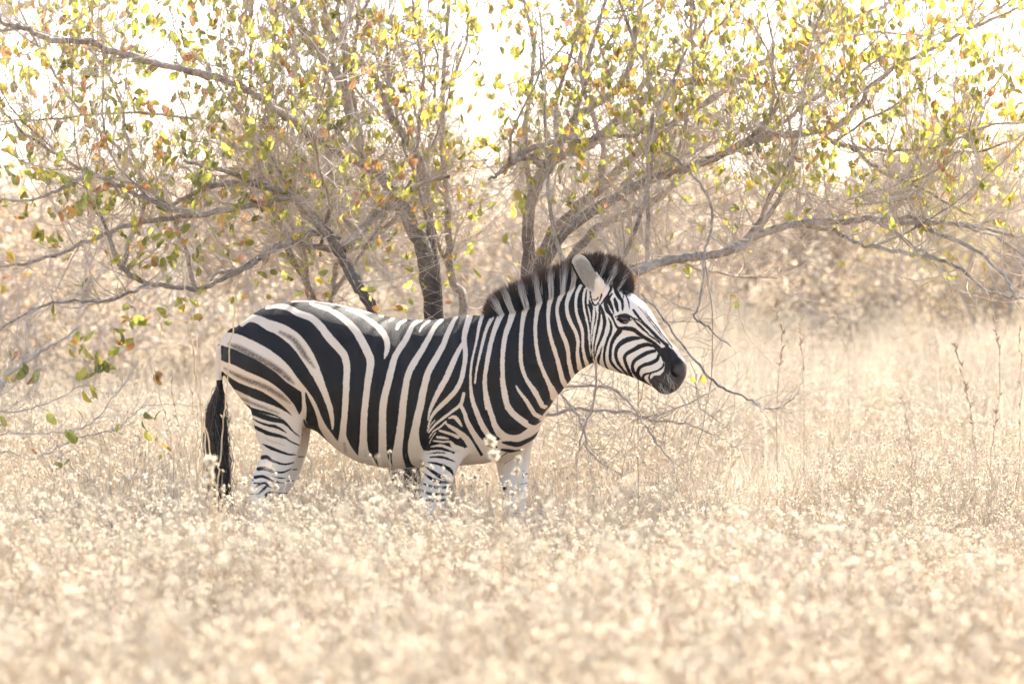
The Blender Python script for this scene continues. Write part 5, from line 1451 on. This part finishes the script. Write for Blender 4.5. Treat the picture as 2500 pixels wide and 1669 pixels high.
# ================================================================== SHRUBS AND TREES OF THE BACKGROUND
bgleaf = plant_mat("far_leaf", None, trans=.5, rough=.7, noise_scale=2.0, var=.3)
FARLEAF = (np.array([(0, 0, 0), (-.3, .5, .1), (0, 1, 0), (.3, .5, .1)], float), np.array([(0, 3, 2, 1)]))
BGP = {"olive": np.array([(.20, .20, .06), (.28, .24, .08), (.34, .29, .12), (.42, .30, .12)]),
       "orange": np.array([(.46, .28, .16), (.40, .30, .20), (.46, .36, .24), (.34, .28, .20)]),
       "grey": np.array([(.44, .35, .25), (.38, .30, .22), (.50, .42, .32), (.42, .30, .18)]),
       "yellow": np.array([(.46, .38, .07), (.40, .33, .08), (.52, .39, .10), (.30, .27, .09)]),
       "straw": np.array([(.48, .40, .29), (.42, .34, .24), (.52, .45, .34), (.38, .29, .20)])}  # pale tan; on far trees distance haze is put into this leaf colour
def far_plant(name, label, cat, px, Y, top_px, width, pal, nleaf, lsz, nst=7, group="shrubs beyond the field", clump=9):
    x = at(px, 0, Y)[0]; z0 = float(terrain(x, Y))
    hgt = at(0, top_px, Y)[2] - z0
    b = np.array([x, Y, z0])
    o = empty(name, b); tag(o, label, cat, group)
    s = np.zeros((nst, 3)); s[:, :2] = rng.normal(0, width * .06, (nst, 2))
    d = unit(np.column_stack([rng.normal(0, .5 * width / hgt, nst), rng.normal(0, .4, nst), np.ones(nst)]))
    P3 = grow(s, d, hgt * (.65 + .35 * rng.random(nst)), 9, .03, .13)
    v, q = tubes(P3, np.linspace(.045, .01, 9)[None] * np.ones((nst, 1)) * (hgt / 3.2), 5)
    mesh_obj("trunk", np_mesh("trunk", v, q, twig_m), o)
    l0 = list(zip(P3, np.full((nst, 9), .03)))
    nb_ = 130
    PB, RB = twig_level(l0, nb_, hgt * (.12 + .3 * rng.random(nb_)), .05, .2, 6, .012, .003, .4, t0=.1)
    PB2, RB2 = twig_level(list(zip(PB, RB)), nb_ * 2, hgt * (.06 + .14 * rng.random(nb_ * 2)), .04, .25, 5, .006, .003, .5)
    va, qa = tubes(PB, RB, 4); vb, qb = tubes(PB2, RB2, 3)
    mesh_obj("branches", np_mesh("branches", np.concatenate([va, vb]), np.concatenate([qa, qb + len(va)]), twig_m), o)
    # crown: leaf clumps round the twig ends
    tips = np.concatenate([PB[:, -1], PB2[:, -1], PB2[:, -2]])
    c = tips[rng.integers(0, len(tips), nleaf)] + rng.normal(0, hgt * .035, (nleaf, 3))
    c[:, 2] = np.maximum(c[:, 2], .05)
    B = basis(rand_dir(nleaf), rand_dir(nleaf))
    lv, lq = FARLEAF
    sz = lsz * (.6 + .8 * rng.random(nleaf))
    loc = np.einsum('nij,vj->nvi', B * sz[:, None, None], lv) + c[:, None]
    cl = pal[rng.integers(0, len(pal), nleaf)] * (.78 + .5 * rng.random((nleaf, 1)))
    Q = (lq[None] + (np.arange(nleaf) * len(lv))[:, None, None]).reshape(-1, 4)
    tag(mesh_obj("crown", np_mesh("crown", loc.reshape(-1, 3), Q, bgleaf, colors=np.repeat(cl, len(lv), 0)), o), kind="stuff")
FB = [
    ("bush", "grey-brown twiggy bush beyond the field under the arching branch", "bush", 1960, 50, 445, 2.6, "grey", 5100, 0.066),
    ("bush", "low straw-brown bush at the far edge of the grass", "bush", 2130, 47, 575, 1.8, "straw", 3060, 0.053),
    ("bush", "yellow-green bush at the far edge of the grass", "bush", 2300, 52, 495, 2.4, "yellow", 5100, 0.059),
    ("bush", "grey-brown bush cut by the picture edge beyond the drooping branch", "bush", 2470, 49, 405, 2.4, "grey", 5100, 0.059),
    ("bush", "pale brown bush seen between the muzzle and the far field", "bush", 1760, 54, 425, 2.4, "straw", 3740, 0.059),
    ("bush", "brown bush behind the zebra's head", "bush", 1560, 52, 385, 2.4, "grey", 3740, 0.059),
    ("bush", "straw-coloured bush seen through the tree's middle stems", "bush", 1330, 50, 345, 2.6, "straw", 4080, 0.059),
    ("bush", "grey-brown bush seen over the zebra's withers", "bush", 1080, 46, 315, 2.4, "grey", 4080, 0.059),
    ("bush", "pale bush seen over the zebra's croup", "bush", 830, 50, 325, 2.8, "straw", 4080, 0.059),
    ("bush", "orange-tinged bush seen through the twigs behind the rump", "bush", 600, 48, 295, 2.6, "orange", 3740, 0.059),
    ("bush", "wide straw-brown bush behind the low shrub", "bush", 380, 38, 535, 2.4, "straw", 4760, 0.046),
    ("bush", "grey thicket bush behind the low shrub's leaning stem", "bush", 120, 36, 535, 2.4, "grey", 4760, 0.046),
    ("bush", "orange bush at the picture edge behind the tree's long limb", "bush", -40, 46, 355, 3.0, "orange", 5100, 0.059),
    ("bush", "tall pale bush behind the tree's long limb", "bush", 260, 62, 305, 3.4, "straw", 5100, 0.073),
    ("far_tree", "pale hazy tree rising above the far bushes into white sky", "tree", 2280, 85, 130, 6.0, "straw", 6563, .15),
    ("far_tree", "far tree crown half hidden by the yellow-green bush", "tree", 2520, 90, 245, 6.0, "olive", 5967, .15),
    ("far_tree", "distant brown tree behind the tangled twigs near the muzzle", "tree", 1900, 95, 335, 6.0, "grey", 5967, .15),
    ("far_tree", "distant tree behind the tree's middle stems", "tree", 1450, 92, 255, 6.0, "straw", 5370, .15),
    ("far_tree", "distant tree seen above the zebra's back", "tree", 980, 90, 235, 6.0, "grey", 5370, .15),
    ("far_tree", "distant tree behind the tree's thick dark trunk", "tree", 640, 95, 185, 6.5, "orange", 5370, .15),
    ("far_tree", "distant pale tree seen between the middle stems and the mane", "tree", 1240, 100, 300, 6.0, "straw", 3380, .15),
    ("far_tree", "distant pale tree seen through the twigs over the rump", "tree", 390, 104, 240, 7.0, "grey", 3640, .15),
    ("far_tree", "distant pale tree above the arching branch", "tree", 1690, 104, 300, 6.5, "straw", 3380, .15),
    ("far_tree", "distant tree at the picture edge under the long limb", "tree", 120, 88, 215, 7.0, "straw", 6563, .15),
]
for nm, lb, ct, px, Y, tp_, wd, pl, nl, ls in FB:
    far_plant(nm, lb, ct, px, Y, tp_, wd, BGP[pl], nl, ls, group="bushes beyond the field" if nm == "bush" else "distant trees")

# ================================================================== ADDED HAZE, A PALE VEIL OF LIGHT OVER THE BACKGROUND
hz, n, l = new_mat("veil_haze")
out = N(n, "ShaderNodeOutputMaterial")
pv = N(n, "ShaderNodeVolumePrincipled"); pv.inputs["Color"].default_value = (1.0, 0.96, 0.90, 1); pv.inputs["Density"].default_value = 0.0002; pv.inputs["Anisotropy"].default_value = 0.3
l.new(pv.outputs[0], out.inputs["Volume"])
x0, x1, y0, y1, z0, z1 = -70, 70, -15, 140, -1.2, 9.0
V = np.array([(x, y, z) for x in (x0, x1) for y in (y0, y1) for z in (z0, z1)], float)
q = np.array([(0, 1, 3, 2), (4, 6, 7, 5), (0, 4, 5, 1), (2, 3, 7, 6), (0, 2, 6, 4), (1, 5, 7, 3)])
tag(mesh_obj("haze", np_mesh("haze", V, q, hz, smooth=False)), "thin added haze laying a pale veil of light over the whole field", "haze", kind="stuff")
